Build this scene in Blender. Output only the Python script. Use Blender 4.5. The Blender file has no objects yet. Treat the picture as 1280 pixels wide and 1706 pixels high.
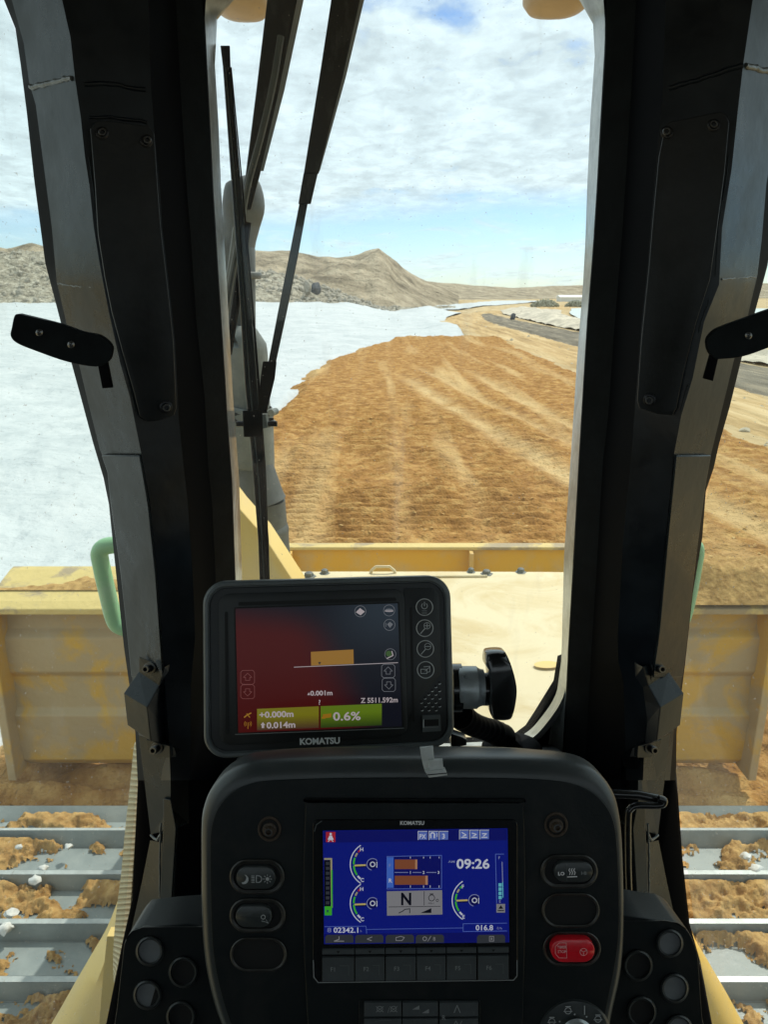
import bpy, bmesh, math, random
import numpy as np
from mathutils import Vector, Matrix
R = math.radians
random.seed(7); rng = np.random.default_rng(7)
S = bpy.context.scene
COL = S.collection
# ------------------------------------------------------------------ camera
FPX = 1241.0; PITCH = R(16.3); CAMZ = 2.85
cp, sp = math.cos(PITCH), math.sin(PITCH)
C0 = Vector((0, 0, CAMZ))
FW = Vector((0, cp, -sp)); UP = Vector((0, sp, cp)); RT = Vector((1, 0, 0))
cd = bpy.data.cameras.new('camera'); cam = bpy.data.objects.new('camera', cd); COL.objects.link(cam)
cam.location = C0; cam.rotation_euler = (R(90) - PITCH, 0, 0)
cd.sensor_width = 36; cd.lens = 36 * FPX / 1706.0
cd.clip_start = 0.02; cd.clip_end = 6000
cd.dof.use_dof = True; cd.dof.focus_distance = 0.78; cd.dof.aperture_fstop = 26
S.camera = cam
# ------------------------------------------------------------------ light
SUN_EL, SUN_AZ = R(55), R(40)
ld = bpy.data.lights.new('sun', 'SUN'); ld.energy = 2.9; ld.angle = R(0.5); ld.color = (1.0, 0.93, 0.82)
sun = bpy.data.objects.new('sun', ld); COL.objects.link(sun)
sdir = Vector((math.sin(SUN_AZ) * math.cos(SUN_EL), math.cos(SUN_AZ) * math.cos(SUN_EL), math.sin(SUN_EL)))
sun.rotation_euler = sdir.to_track_quat('Z', 'Y').to_euler(); sun.location = (5, 5, 20)
S.view_settings.view_transform = 'Standard'; S.view_settings.look = 'None'
S.view_settings.exposure = 0.25; S.view_settings.gamma = 1

def world():
    w = bpy.data.worlds.new('World'); S.world = w; w.use_nodes = True
    nt = w.node_tree; n = nt.nodes; L = nt.links; n.clear()
    out = n.new('ShaderNodeOutputWorld'); bg = n.new('ShaderNodeBackground'); bg.inputs[1].default_value = 0.1
    sky = n.new('ShaderNodeTexSky'); sky.sky_type = 'NISHITA'; sky.sun_disc = False
    sky.sun_elevation = SUN_EL; sky.sun_rotation = SUN_AZ; sky.dust_density = .4; sky.altitude = 300
    tc = n.new('ShaderNodeTexCoord'); sx = n.new('ShaderNodeSeparateXYZ'); L.new(tc.outputs['Generated'], sx.inputs[0])
    def M(op, a, b=None, c=None):
        m = n.new('ShaderNodeMath'); m.operation = op
        for i, v in enumerate((a, b, c)):
            if v is None: continue
            if isinstance(v, (int, float)): m.inputs[i].default_value = v
            else: L.new(v, m.inputs[i])
        return m.outputs[0]
    def RM(v, a, b, c=0, d=1):
        m = n.new('ShaderNodeMapRange'); m.interpolation_type = 'SMOOTHSTEP'
        L.new(v, m.inputs[0]); m.inputs[1].default_value = a; m.inputs[2].default_value = b
        m.inputs[3].default_value = c; m.inputs[4].default_value = d; return m.outputs[0]
    Z = sx.outputs[2]
    zz = M('MAXIMUM', M('ADD', Z, 0.10), 0.02)
    cx = n.new('ShaderNodeCombineXYZ'); L.new(M('DIVIDE', sx.outputs[0], zz), cx.inputs[0]); L.new(M('DIVIDE', sx.outputs[1], zz), cx.inputs[1])
    def noise(scale, det, rough, off=0, dist=0):
        mp = n.new('ShaderNodeMapping'); L.new(cx.outputs[0], mp.inputs[0]); mp.inputs['Location'].default_value = (off, off * .7, 0)
        mp.inputs['Scale'].default_value = (1, .75, 1)
        t = n.new('ShaderNodeTexNoise'); t.inputs['Scale'].default_value = scale; t.inputs['Detail'].default_value = det
        t.inputs['Roughness'].default_value = rough; t.inputs['Distortion'].default_value = dist
        L.new(mp.outputs[0], t.inputs[0]); return t.outputs[0]
    small = noise(4.2, 6, .62, 3.1, .3); big = noise(.75, 4, .55, 8.3); fine = noise(11, 4, .6, 1.7, .4); whisp = noise(1.4, 5, .6, 5.0, .8)
    cover = M('ADD', RM(big, .28, .48), M('MULTIPLY', RM(small, .3, .6), .7))
    # cirrus deck thins out in a low band above the skyline, more to the right
    edge = M('ADD', M('ADD', Z, M('MULTIPLY', sx.outputs[0], -0.05)), M('MULTIPLY', M('SUBTRACT', big, .5), .07))
    band = RM(edge, .075, .125, .0, 1)
    low = M('MULTIPLY', RM(whisp, .45, .66), RM(Z, .0, .05, .65, .75))
    cf = M('MAXIMUM', M('MULTIPLY', M('MINIMUM', cover, 1.0), band), low)
    cf = M('MULTIPLY', cf, RM(fine, .1, .5, .8, 1.0))
    cf = M('MINIMUM', cf, 0.95)
    br = M('ADD', M('MULTIPLY', RM(small, .36, .64), .24), M('MULTIPLY', RM(fine, .36, .64), .16))
    br = M('ADD', br, .95)
    cc = n.new('ShaderNodeCombineXYZ'); br2 = M('MULTIPLY', br, 7.4)
    L.new(M('MULTIPLY', br2, .86), cc.inputs[0]); L.new(M('MULTIPLY', br2, .99), cc.inputs[1]); L.new(M('MULTIPLY', br2, 1.03), cc.inputs[2])
    # tame the blue: scale Nishita so that its horizon matches the photograph
    hs = n.new('ShaderNodeVectorMath'); hs.operation = 'MULTIPLY'; L.new(sky.outputs[0], hs.inputs[0]); hs.inputs[1].default_value = (.95, 1.12, 1.32)
    mx = n.new('ShaderNodeMix'); mx.data_type = 'RGBA'; L.new(cf, mx.inputs[0]); L.new(hs.outputs[0], mx.inputs[6]); L.new(cc.outputs[0], mx.inputs[7])
    L.new(mx.outputs[2], bg.inputs[0]); L.new(bg.outputs[0], out.inputs[0])
world()

# ------------------------------------------------------------------ photograph pixel -> point helpers
def ray(px, py): return RT * ((px - 640) / FPX) - UP * ((py - 853) / FPX) + FW
def PD(px, py, d): return C0 + ray(px, py) * d
def PY(px, py, Y): r = ray(px, py); return C0 + r * (Y / r.y)
def PZ(px, py, z): r = ray(px, py); return C0 + r * ((z - CAMZ) / r.z)
class Plane:
    def __init__(s, p, n):
        s.p = Vector(p); s.n = Vector(n).normalized()
        if s.n.dot(C0 - s.p) < 0: s.n = -s.n
    def at(s, px, py, off=0.0):
        p = s.p + s.n * off; r = ray(px, py); return C0 + r * ((p - C0).dot(s.n) / r.dot(s.n))
def plane3(a, b, c): return Plane(a, (b - a).cross(c - a))

# ------------------------------------------------------------------ materials
MT = {}
def mat(name, col, rough=.5, metal=0, var=0., scale=8, bump=0., bscale=40, col2=None, lo=.4, hi=.62, coat=0, det=8, spec=.5, rvar=0, dist=0, stretch=(1, 1, 1), emit=None, estr=1, croughness=.1):
    m = bpy.data.materials.new(name); m.use_nodes = True; nt = m.node_tree; n = nt.nodes; L = nt.links
    b = n['Principled BSDF']; b.inputs['Base Color'].default_value = (*col, 1); b.inputs['Roughness'].default_value = rough
    b.inputs['Metallic'].default_value = metal; b.inputs['Specular IOR Level'].default_value = spec
    b.inputs['Coat Weight'].default_value = coat; b.inputs['Coat Roughness'].default_value = croughness
    tc = n.new('ShaderNodeTexCoord'); mp = n.new('ShaderNodeMapping'); mp.inputs['Scale'].default_value = stretch; L.new(tc.outputs['Object'], mp.inputs[0])
    if var or col2 is not None or rvar:
        t = n.new('ShaderNodeTexNoise'); t.inputs['Scale'].default_value = scale; t.inputs['Detail'].default_value = det; t.inputs['Distortion'].default_value = dist
        t.inputs['Roughness'].default_value = .65
        L.new(mp.outputs[0], t.inputs[0])
        mr = n.new('ShaderNodeMapRange'); L.new(t.outputs[0], mr.inputs[0]); mr.inputs[1].default_value = lo; mr.inputs[2].default_value = hi
        c2 = col2 if col2 is not None else tuple(min(1, c * (1 + var)) for c in col)
        c1 = col if col2 is not None else tuple(c * (1 - var) for c in col)
        mx = n.new('ShaderNodeMix'); mx.data_type = 'RGBA'; L.new(mr.outputs[0], mx.inputs[0])
        mx.inputs[6].default_value = (*c1, 1); mx.inputs[7].default_value = (*c2, 1); L.new(mx.outputs[2], b.inputs['Base Color'])
        if rvar:
            m2 = n.new('ShaderNodeMapRange'); L.new(t.outputs[0], m2.inputs[0]); m2.inputs[1].default_value = lo; m2.inputs[2].default_value = hi
            m2.inputs[3].default_value = max(0.02, rough - rvar); m2.inputs[4].default_value = min(1, rough + rvar); L.new(m2.outputs[0], b.inputs['Roughness'])
    if bump:
        t = n.new('ShaderNodeTexNoise'); t.inputs['Scale'].default_value = bscale; t.inputs['Detail'].default_value = 6; L.new(mp.outputs[0], t.inputs[0])
        bp = n.new('ShaderNodeBump'); bp.inputs['Strength'].default_value = bump; bp.inputs['Distance'].default_value = .4 / bscale; L.new(t.outputs[0], bp.inputs['Height']); L.new(bp.outputs[0], b.inputs['Normal'])
        if coat: L.new(bp.outputs[0], b.inputs['Coat Normal'])
    if emit is not None:
        b.inputs['Emission Color'].default_value = (*emit, 1); b.inputs['Emission Strength'].default_value = estr
    MT[name] = m; return m
def emis(name, col, s=1.0):   # lit screen pixels
    m = bpy.data.materials.new(name); m.use_nodes = True; b = m.node_tree.nodes['Principled BSDF']; s *= .62
    b.inputs['Base Color'].default_value = (.01, .01, .01, 1); b.inputs['Roughness'].default_value = .25
    b.inputs['Emission Color'].default_value = (*col, 1); b.inputs['Emission Strength'].default_value = s; MT[name] = m; return m

mat('pillar_paint', (.008, .012, .017), .36, spec=.3, var=.25, scale=14, bump=.05, bscale=35, coat=.12, rvar=.08, croughness=.2)
mat('pillar_matte', (.006, .008, .009), .5, spec=.10, var=.3, scale=20, bump=.12, bscale=160)
mat('pillar_face', (.012, .018, .022), .32, spec=.22, var=.18, scale=9, bump=.05, bscale=26, rvar=.08)
mat('rubber', (.003, .003, .004), .6, spec=.06, bump=.05, bscale=90)
mat('cover_paint', (.013, .015, .017), .46, spec=.28, var=.25, scale=16, bump=.12, bscale=160)
mat('recess_black', (.0015, .002, .003), .8, spec=.02)  # near-black base puts the shade of the pillar recess into the colour
mat('gloss_black', (.008, .009, .010), .22, coat=.4, bump=.03, bscale=70)
mat('trim_gloss', (.46, .49, .49), .22, metal=.25, var=.2, scale=20, bump=.04, bscale=40)  # pale base colour stands in for sky reflected along the trim
mat('weld', (.10, .115, .12), .35, bump=.4, bscale=260)
mat('plastic', (.007, .010, .011), .48, spec=.3, col2=(.020, .021, .020), scale=16, lo=.45, hi=.8, dist=1, bump=.14, bscale=480)
mat('plastic_gloss', (.036, .042, .043), .42, col2=(.060, .060, .056), scale=9, lo=.45, hi=.75, dist=1, bump=.10, bscale=420, rvar=.07)
mat('monitor_shell', (.10, .112, .115), .38, var=.12, scale=30, bump=.08, bscale=700)
mat('monitor_face', (.017, .019, .020), .5, var=.1, scale=30, bump=.12, bscale=900)
mat('groove', (.002, .002, .002), .7)
mat('button', (.062, .070, .074), .5, var=.1, scale=60, bump=.06, bscale=700)
mat('button_mark', (.26, .27, .27), .6)
mat('button_dim', (.10, .11, .11), .6)
mat('icon_line', (.42, .43, .43), .6)
mat('logo', (.85, .87, .87), .5)
mat('icon_white', (.42, .43, .43), .5, emit=(.4, .42, .42), estr=.15)
mat('ring_dirty', (.035, .034, .031), .4, var=.4, scale=60, bump=.05, bscale=300)
mat('red_rocker', (.75, .012, .025), .3, var=.12, scale=40, coat=.3)
mat('red_mark', (.85, .42, .42), .5)
mat('zinc', (.42, .46, .47), .36, metal=.35, var=.2, scale=25, bump=.06, bscale=90, rvar=.1)
mat('steel_bolt', (.20, .20, .20), .3, metal=.9)
mat('bolt_black', (.02, .02, .022), .35, metal=.5)
mat('clip_grey', (.50, .51, .49), .5, var=.15, scale=60)
mat('vent_grey', (.16, .17, .175), .45, var=.08, scale=30)
mat('rust_ring', (.06, .04, .025), .6, var=.4, scale=120)
mat('dusty_black', (.055, .055, .053), .7, var=.5, scale=120, bump=.5, bscale=300)
mat('hood_paint', (.72, .62, .40), .6, col2=(.62, .49, .26), scale=3.6, lo=.46, hi=.64, dist=1.6, bump=.10, bscale=9, det=10)
mat('yellow_paint', (.72, .40, .05), .5, col2=(.58, .40, .17), scale=4, lo=.48, hi=.72, bump=.05, bscale=30)
mat('yellow_clean', (.80, .58, .20), .45, col2=(.70, .52, .24), scale=4, lo=.45, hi=.75)
mat('mud_yellow', (.58, .35, .06), .68, col2=(.42, .32, .185), scale=1.3, lo=.46, hi=.54, bump=.25, bscale=12, dist=.5)
mat('blade_top', (.62, .47, .18), .7, col2=(.36, .28, .17), scale=3.2, lo=.52, hi=.60, bump=.4, bscale=14, dist=.6)
mat('yellow_sun', (.80, .48, .08), .42, col2=(.74, .50, .16), scale=5, lo=.45, hi=.75)  # sunlit tone of the right fender put into its paint colour
mat('tan_belt', (.55, .46, .27), .8)
mat('green_tube', (.30, .58, .32), .4, col2=(.44, .62, .44), scale=9, lo=.5, hi=.7, bump=.05, bscale=40)
mat('stack_grey', (.10, .115, .11), .6, col2=(.20, .215, .195), scale=10, lo=.4, hi=.65, bump=.25, bscale=70)
mat('stack_rubber', (.055, .062, .062), .55, col2=(.12, .13, .12), scale=8, lo=.4, hi=.7, bump=.05, bscale=60)
mat('wiper_black', (.022, .022, .023), .38, col2=(.10, .10, .095), scale=60, lo=.52, hi=.75, bump=.12, bscale=260, stretch=(1, 1, .35))
mat('wiper_edge', (.55, .57, .58), .4, var=.1, scale=20)
mat('lamp_tan', (.46, .33, .19), .5, var=.08, scale=12)
mat('track_steel', (.21, .245, .25), .45, metal=0, spec=.35, col2=(.31, .345, .34), scale=9, lo=.35, hi=.7, bump=.12, bscale=45, rvar=.1)
mat('track_edge', (.42, .45, .44), .35, metal=.2, var=.15, scale=20)
mat('mud', (.30, .17, .058), .95, col2=(.54, .34, .13), scale=22, lo=.36, hi=.66, bump=1.0, bscale=34, spec=.2)
mat('stone', (.62, .62, .60), .6, var=.15, scale=30, bump=.2, bscale=60)
mat('rock', (.30, .27, .22), .9, col2=(.42, .38, .31), scale=3, bump=.5, bscale=8)
mat('dark_rock', (.10, .105, .115), .9, var=.2, scale=3, bump=.3, bscale=8)
mat('leaf', (.34, .33, .24), .8, var=.4, scale=3)
mat('bark', (.12, .09, .06), .9, bump=.3)
mat('white_wall', (.75, .75, .72), .7, var=.05)
mat('roof_grey', (.3, .3, .3), .7)
mat('pond', (.56, .60, .56), .3, var=.05, scale=.1, bump=.03, bscale=2)
mat('rubble', (.52, .46, .36), .9, var=.25, scale=.6, bump=.6, bscale=3)
mat('dash_top', (.05, .055, .058), .30, var=.15, scale=10, bump=.05, bscale=200, rvar=.05)
mat('cab_lining', (.03, .032, .034), .7, var=.15)

def glass(name, dust=.05, tint=(.93, .975, .965)):
    m = bpy.data.materials.new(name); m.use_nodes = True; nt = m.node_tree; n = nt.nodes; L = nt.links; n.clear()
    out = n.new('ShaderNodeOutputMaterial'); tr = n.new('ShaderNodeBsdfTransparent'); tr.inputs[0].default_value = (*tint, 1)
    gl = n.new('ShaderNodeBsdfGlossy'); gl.inputs['Roughness'].default_value = .03
    lw = n.new('ShaderNodeLayerWeight'); lw.inputs[0].default_value = .5; pw_ = n.new('ShaderNodeMath'); pw_.operation = 'POWER'; L.new(lw.outputs['Facing'], pw_.inputs[0]); pw_.inputs[1].default_value = 5; fr = n.new('ShaderNodeMath'); fr.operation = 'MULTIPLY_ADD'; L.new(pw_.outputs[0], fr.inputs[0]); fr.inputs[1].default_value = .8; fr.inputs[2].default_value = .025
    m1 = n.new('ShaderNodeMixShader'); L.new(fr.outputs[0], m1.inputs[0]); L.new(tr.outputs[0], m1.inputs[1]); L.new(gl.outputs[0], m1.inputs[2])
    df = n.new('ShaderNodeBsdfDiffuse'); df.inputs[0].default_value = (.75, .72, .64, 1); tl = n.new('ShaderNodeBsdfTranslucent'); tl.inputs[0].default_value = (.75, .72, .64, 1)
    ad = n.new('ShaderNodeMixShader'); ad.inputs[0].default_value = .6; L.new(df.outputs[0], ad.inputs[1]); L.new(tl.outputs[0], ad.inputs[2])
    tc = n.new('ShaderNodeTexCoord')
    def noi(sc, lo, hi, a, b, st=(1, 1, 1), det=5):
        mp = n.new('ShaderNodeMapping'); mp.inputs['Scale'].default_value = st; L.new(tc.outputs['Object'], mp.inputs[0])
        t = n.new('ShaderNodeTexNoise'); t.inputs['Scale'].default_value = sc; t.inputs['Detail'].default_value = det; L.new(mp.outputs[0], t.inputs[0])
        r = n.new('ShaderNodeMapRange'); L.new(t.outputs[0], r.inputs[0]); r.inputs[1].default_value = lo; r.inputs[2].default_value = hi; r.inputs[3].default_value = a; r.inputs[4].default_value = b
        return r.outputs[0]
    a = noi(5, .35, .75, dust * .6, dust * 1.6); c = noi(260, .69, .74, 0, .45, det=2); d = noi(22, .62, .80, 0, .24, (1, 1, .2))
    def add(x, y):
        q = n.new('ShaderNodeMath'); q.operation = 'ADD'; L.new(x, q.inputs[0]); L.new(y, q.inputs[1]); return q.outputs[0]
    m2 = n.new('ShaderNodeMixShader'); L.new(add(add(a, c), d), m2.inputs[0]); L.new(m1.outputs[0], m2.inputs[1]); L.new(ad.outputs[0], m2.inputs[2])
    L.new(m2.outputs[0], out.inputs[0]); MT[name] = m
glass('windshield_glass', .034); glass('side_glass', .07, (.90, .97, .95))
def hatch():
    m = MT['tan_belt']; n = m.node_tree.nodes; L = m.node_tree.links; b = n['Principled BSDF']
    tc = n.new('ShaderNodeTexCoord'); w = n.new('ShaderNodeTexWave'); mp = n.new('ShaderNodeMapping'); mp.inputs['Rotation'].default_value = (0, R(35), 0)
    w.bands_direction = 'Z'; w.inputs['Scale'].default_value = 42; L.new(tc.outputs['Object'], mp.inputs[0]); L.new(mp.outputs[0], w.inputs[0])
    mx = n.new('ShaderNodeMix'); mx.data_type = 'RGBA'; L.new(w.outputs[1], mx.inputs[0]); mx.inputs[6].default_value = (.42, .34, .19, 1); mx.inputs[7].default_value = (.66, .57, .36, 1)
    L.new(mx.outputs[2], b.inputs['Base Color'])
    bp = n.new('ShaderNodeBump'); bp.inputs['Distance'].default_value = .003; L.new(w.outputs[1], bp.inputs['Height']); L.new(bp.outputs[0], b.inputs['Normal'])
hatch()

# ------------------------------------------------------------------ objects
WL = {}
def tag(o, label=None, cat=None, group=None, kind=None):
    if label: o['label'] = label
    if cat: o['category'] = cat
    if group: o['group'] = group
    if kind: o['kind'] = kind
    return o
def thing(name, loc, label, cat, group=None):
    o = bpy.data.objects.new(name, None); COL.objects.link(o); o.location = loc; o.empty_display_size = .05
    WL[o] = Vector(loc); return tag(o, label, cat, group)
class MB:
    def __init__(s): s.v = []; s.f = []; s.m = []; s.mats = []
    def mi(s, m):
        if m not in s.mats: s.mats.append(m)
        return s.mats.index(m)
    def add(s, vs, fs, m):
        k = len(s.v); s.v += [Vector(v) for v in vs]; i = s.mi(m)
        for f in fs: s.f.append([a + k for a in f]); s.m.append(i)
        return s
    def box(s, a, b, m):
        x0, y0, z0 = a; x1, y1, z1 = b
        return s.add([(x0, y0, z0), (x1, y0, z0), (x1, y1, z0), (x0, y1, z0), (x0, y0, z1), (x1, y0, z1), (x1, y1, z1), (x0, y1, z1)],
                     [(0, 3, 2, 1), (4, 5, 6, 7), (0, 1, 5, 4), (1, 2, 6, 5), (2, 3, 7, 6), (3, 0, 4, 7)], m)
    def loft(s, rings, m, closed=True, cap=True):
        k = len(rings[0]); vs = [p for r in rings for p in r]; fs = []
        for i in range(len(rings) - 1):
            for j in range(k if closed else k - 1):
                a = i * k + j; b = i * k + (j + 1) % k; fs.append((a, b, b + k, a + k))
        if cap: fs.append(tuple(range(k))[::-1]); fs.append(tuple(range((len(rings) - 1) * k, len(rings) * k)))
        return s.add(vs, fs, m)
    def tube(s, path, rad, m, seg=14, cap=True, squash=1):
        path = [Vector(p) for p in path]; rad = rad if isinstance(rad, (list, tuple)) else [rad] * len(path)
        rings = []; pu = None
        for i, p in enumerate(path):
            d = (path[min(i + 1, len(path) - 1)] - path[max(i - 1, 0)]).normalized()
            u = (Vector((0, 1, 0)) if abs(d.y) < .9 else Vector((1, 0, 0))) if pu is None else pu
            u = (u - d * u.dot(d)).normalized(); w = d.cross(u); pu = u
            rings.append([p + (u * math.cos(t) * squash + w * math.sin(t)) * rad[i] for t in [2 * math.pi * k / seg for k in range(seg)]])
        return s.loft(rings, m, True, cap)
    # flat drawing on a plane, coordinates in photograph pixels
    def flat(s, pl, pts, off, m, fs=None):
        return s.add([pl.at(x, y, off) for x, y in pts], fs or [tuple(range(len(pts)))], m)
    def slab(s, pl, pts, o0, o1, m, bev=0, steps=3):
        """solid: outline pts, from off o0 (back) to o1 (front), rounded front edge of bev px"""
        cx = sum(p[0] for p in pts) / len(pts); cy = sum(p[1] for p in pts) / len(pts)
        base = pl.at(cx, cy, o1); 
        def ring(shrink, off):
            out = []
            q = pts; N = len(q)
            for i in range(N):
                x0, y0 = q[i - 1]; x1, y1 = q[i]; x2, y2 = q[(i + 1) % N]
                e1 = Vector((x1 - x0, y1 - y0)); e2 = Vector((x2 - x1, y2 - y1))
                if e1.length < 1e-6: e1 = e2
                if e2.length < 1e-6: e2 = e1
                n1 = Vector((-e1.y, e1.x)).normalized(); n2 = Vector((-e2.y, e2.x)).normalized(); nn = (n1 + n2)
                nn = nn / max(.35, nn.length_squared) * 2 if nn.length > 1e-6 else n1
                nn = nn / 1.0
                sgn = 1 if area > 0 else -1
                out.append((pl.at(x1, y1, o1) if 0 else (x1 + nn.x * shrink * sgn * .5 * 1.0, y1 + nn.y * shrink * sgn * .5 * 1.0)))
            # outline fixed in space at off o1, then pushed along the normal
            return [pl.at(x, y, o1) + pl.n * (off - o1) for x, y in out]
        area = sum(pts[i - 1][0] * pts[i][1] - pts[i][0] * pts[i - 1][1] for i in range(len(pts)))
        u = (base - C0).length / FPX
        rings = [ring(0, o0)]
        if bev:
            for k in range(steps + 1):
                t = k / steps * math.pi / 2; rings.append(ring(bev * (1 - math.cos(t)), o1 - bev * u * (1 - math.sin(t))))
        else: rings.append(ring(0, o1))
        return s.loft(rings, m)
    def rect(s, pl, x0, y0, x1, y1, off, m): return s.flat(pl, [(x0, y0), (x1, y0), (x1, y1), (x0, y1)], off, m)
    def line(s, pl, pts, w, off, m, closed=False):
        pts = list(pts); N = len(pts)
        for i in range(N if closed else N - 1):
            x0, y0 = pts[i]; x1, y1 = pts[(i + 1) % N]; l = math.hypot(x1 - x0, y1 - y0) or 1
            nx, ny = -(y1 - y0) / l * w / 2, (x1 - x0) / l * w / 2; ex, ey = (x1 - x0) / l * w * .3, (y1 - y0) / l * w * .3
            s.flat(pl, [(x0 - ex + nx, y0 - ey + ny), (x1 + ex + nx, y1 + ey + ny), (x1 + ex - nx, y1 + ey - ny), (x0 - ex - nx, y0 - ey - ny)], off + (i % 2) * 2e-5, m)
        return s
    def disc(s, pl, cx, cy, r, off, m, ry=None, seg=24): return s.flat(pl, circ(cx, cy, r, ry, seg), off, m)
    def annulus(s, pl, cx, cy, r0, r1, off, m, seg=28, a0=0, a1=360, k=1.0):
        n = seg; full = a1 - a0 >= 360; pts = []
        for i in range(n + (0 if full else 1)):
            t = R(a0 + (a1 - a0) * i / n); pts += [(cx + math.cos(t) * r0, cy + math.sin(t) * r0 * k), (cx + math.cos(t) * r1, cy + math.sin(t) * r1 * k)]
        M_ = len(pts); fs = [(2 * i, 2 * i + 1, (2 * i + 3) % M_, (2 * i + 2) % M_) for i in range(n)]
        return s.flat(pl, pts, off, m, fs)
    def text(s, pl, txt, x, y, h, off, m, w=None, ang=0, bold=0.0, align='l'):
        """(x, y) = left (or centre) of the line at its vertical middle; h = cap height in px"""
        vs, fs = text_mesh(txt, bold)
        xs = [v[0] for v in vs]; ys = [v[1] for v in vs]; x0, x1 = min(xs), max(xs)
        cap = .70; sc = h / cap; sx = sc if w is None else w / (x1 - x0); W = (x1 - x0) * sx
        ox = x if align == 'l' else x - W / 2 * math.cos(R(ang)); oy = y if align == 'l' else y + W / 2 * math.sin(R(ang))
        ca, sa = math.cos(R(ang)), math.sin(R(ang)); out = []
        for vx, vy in vs:
            a = (vx - x0) * sx; b = (vy - cap / 2) * sc
            out.append((ox + a * ca - b * sa * 1, oy - a * sa - b * ca))
        return s.flat(pl, out, off, m, fs)
    def build(s, name, parent=None, bevel=0, smooth=40, label=None, seg=2):
        me = bpy.data.meshes.new(name); c = sum(s.v, Vector()) / len(s.v)
        me.from_pydata([v - c for v in s.v], [], s.f)
        for m in s.mats: me.materials.append(MT[m])
        me.polygons.foreach_set('material_index', s.m); me.validate(); 
        bm = bmesh.new(); bm.from_mesh(me)
        bmesh.ops.recalc_face_normals(bm, faces=bm.faces); bm.to_mesh(me); bm.free()
        me.polygons.foreach_set('use_smooth', [smooth > 0] * len(me.polygons))
        if smooth > 0: me.set_sharp_from_angle(angle=R(smooth))
        me.update()
        o = bpy.data.objects.new(name, me); COL.objects.link(o); WL[o] = c
        if parent is not None: o.parent = parent; o.location = c - WL[parent]
        else: o.location = c
        if bevel:
            b = o.modifiers.new('bevel', 'BEVEL'); b.width = bevel; b.segments = seg; b.limit_method = 'ANGLE'; b.angle_limit = R(35); b.harden_normals = False
        if label: o['label'] = label
        return o
def circ(cx, cy, r, ry=None, seg=24):
    ry = ry or r; return [(cx + r * math.cos(2 * math.pi * i / seg), cy + ry * math.sin(2 * math.pi * i / seg)) for i in range(seg)]
def rrect(x0, y0, x1, y1, r, seg=6):
    pts = []
    for cx, cy, a in ((x1 - r, y0 + r, -90), (x1 - r, y1 - r, 0), (x0 + r, y1 - r, 90), (x0 + r, y0 + r, 180)):
        for i in range(seg + 1): t = R(a + 90 * i / seg); pts.append((cx + r * math.cos(t), cy + r * math.sin(t)))
    return pts
TXC = {}
def text_mesh(txt, bold):
    if (txt, bold) in TXC: return TXC[(txt, bold)]
    cu = bpy.data.curves.new('t', 'FONT'); cu.body = txt; cu.size = 1; cu.offset = bold; cu.resolution_u = 3
    o = bpy.data.objects.new('t', cu); COL.objects.link(o); dg = bpy.context.evaluated_depsgraph_get()
    me = o.evaluated_get(dg).to_mesh(); vs = [(v.co.x, v.co.y) for v in me.vertices]; fs = [tuple(p.vertices) for p in me.polygons]
    o.evaluated_get(dg).to_mesh_clear(); bpy.data.objects.remove(o); bpy.data.curves.remove(cu)
    TXC[(txt, bold)] = (vs, fs); return vs, fs
def smooth_pts(pts, n=6, closed=False):
    """Catmull-Rom through 2-D points"""
    out = []; N = len(pts); rngi = range(N if closed else N - 1)
    g = lambda i: pts[i % N] if closed else pts[max(0, min(N - 1, i))]
    for i in rngi:
        p0, p1, p2, p3 = g(i - 1), g(i), g(i + 1), g(i + 2)
        for k in range(n):
            t = k / n
            out.append(tuple(.5 * ((2 * p1[a]) + (-p0[a] + p2[a]) * t + (2 * p0[a] - 5 * p1[a] + 4 * p2[a] - p3[a]) * t * t + (-p0[a] + 3 * p1[a] - 3 * p2[a] + p3[a]) * t ** 3) for a in range(len(p1))))
    if not closed: out.append(tuple(pts[-1]))
    return out
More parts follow.
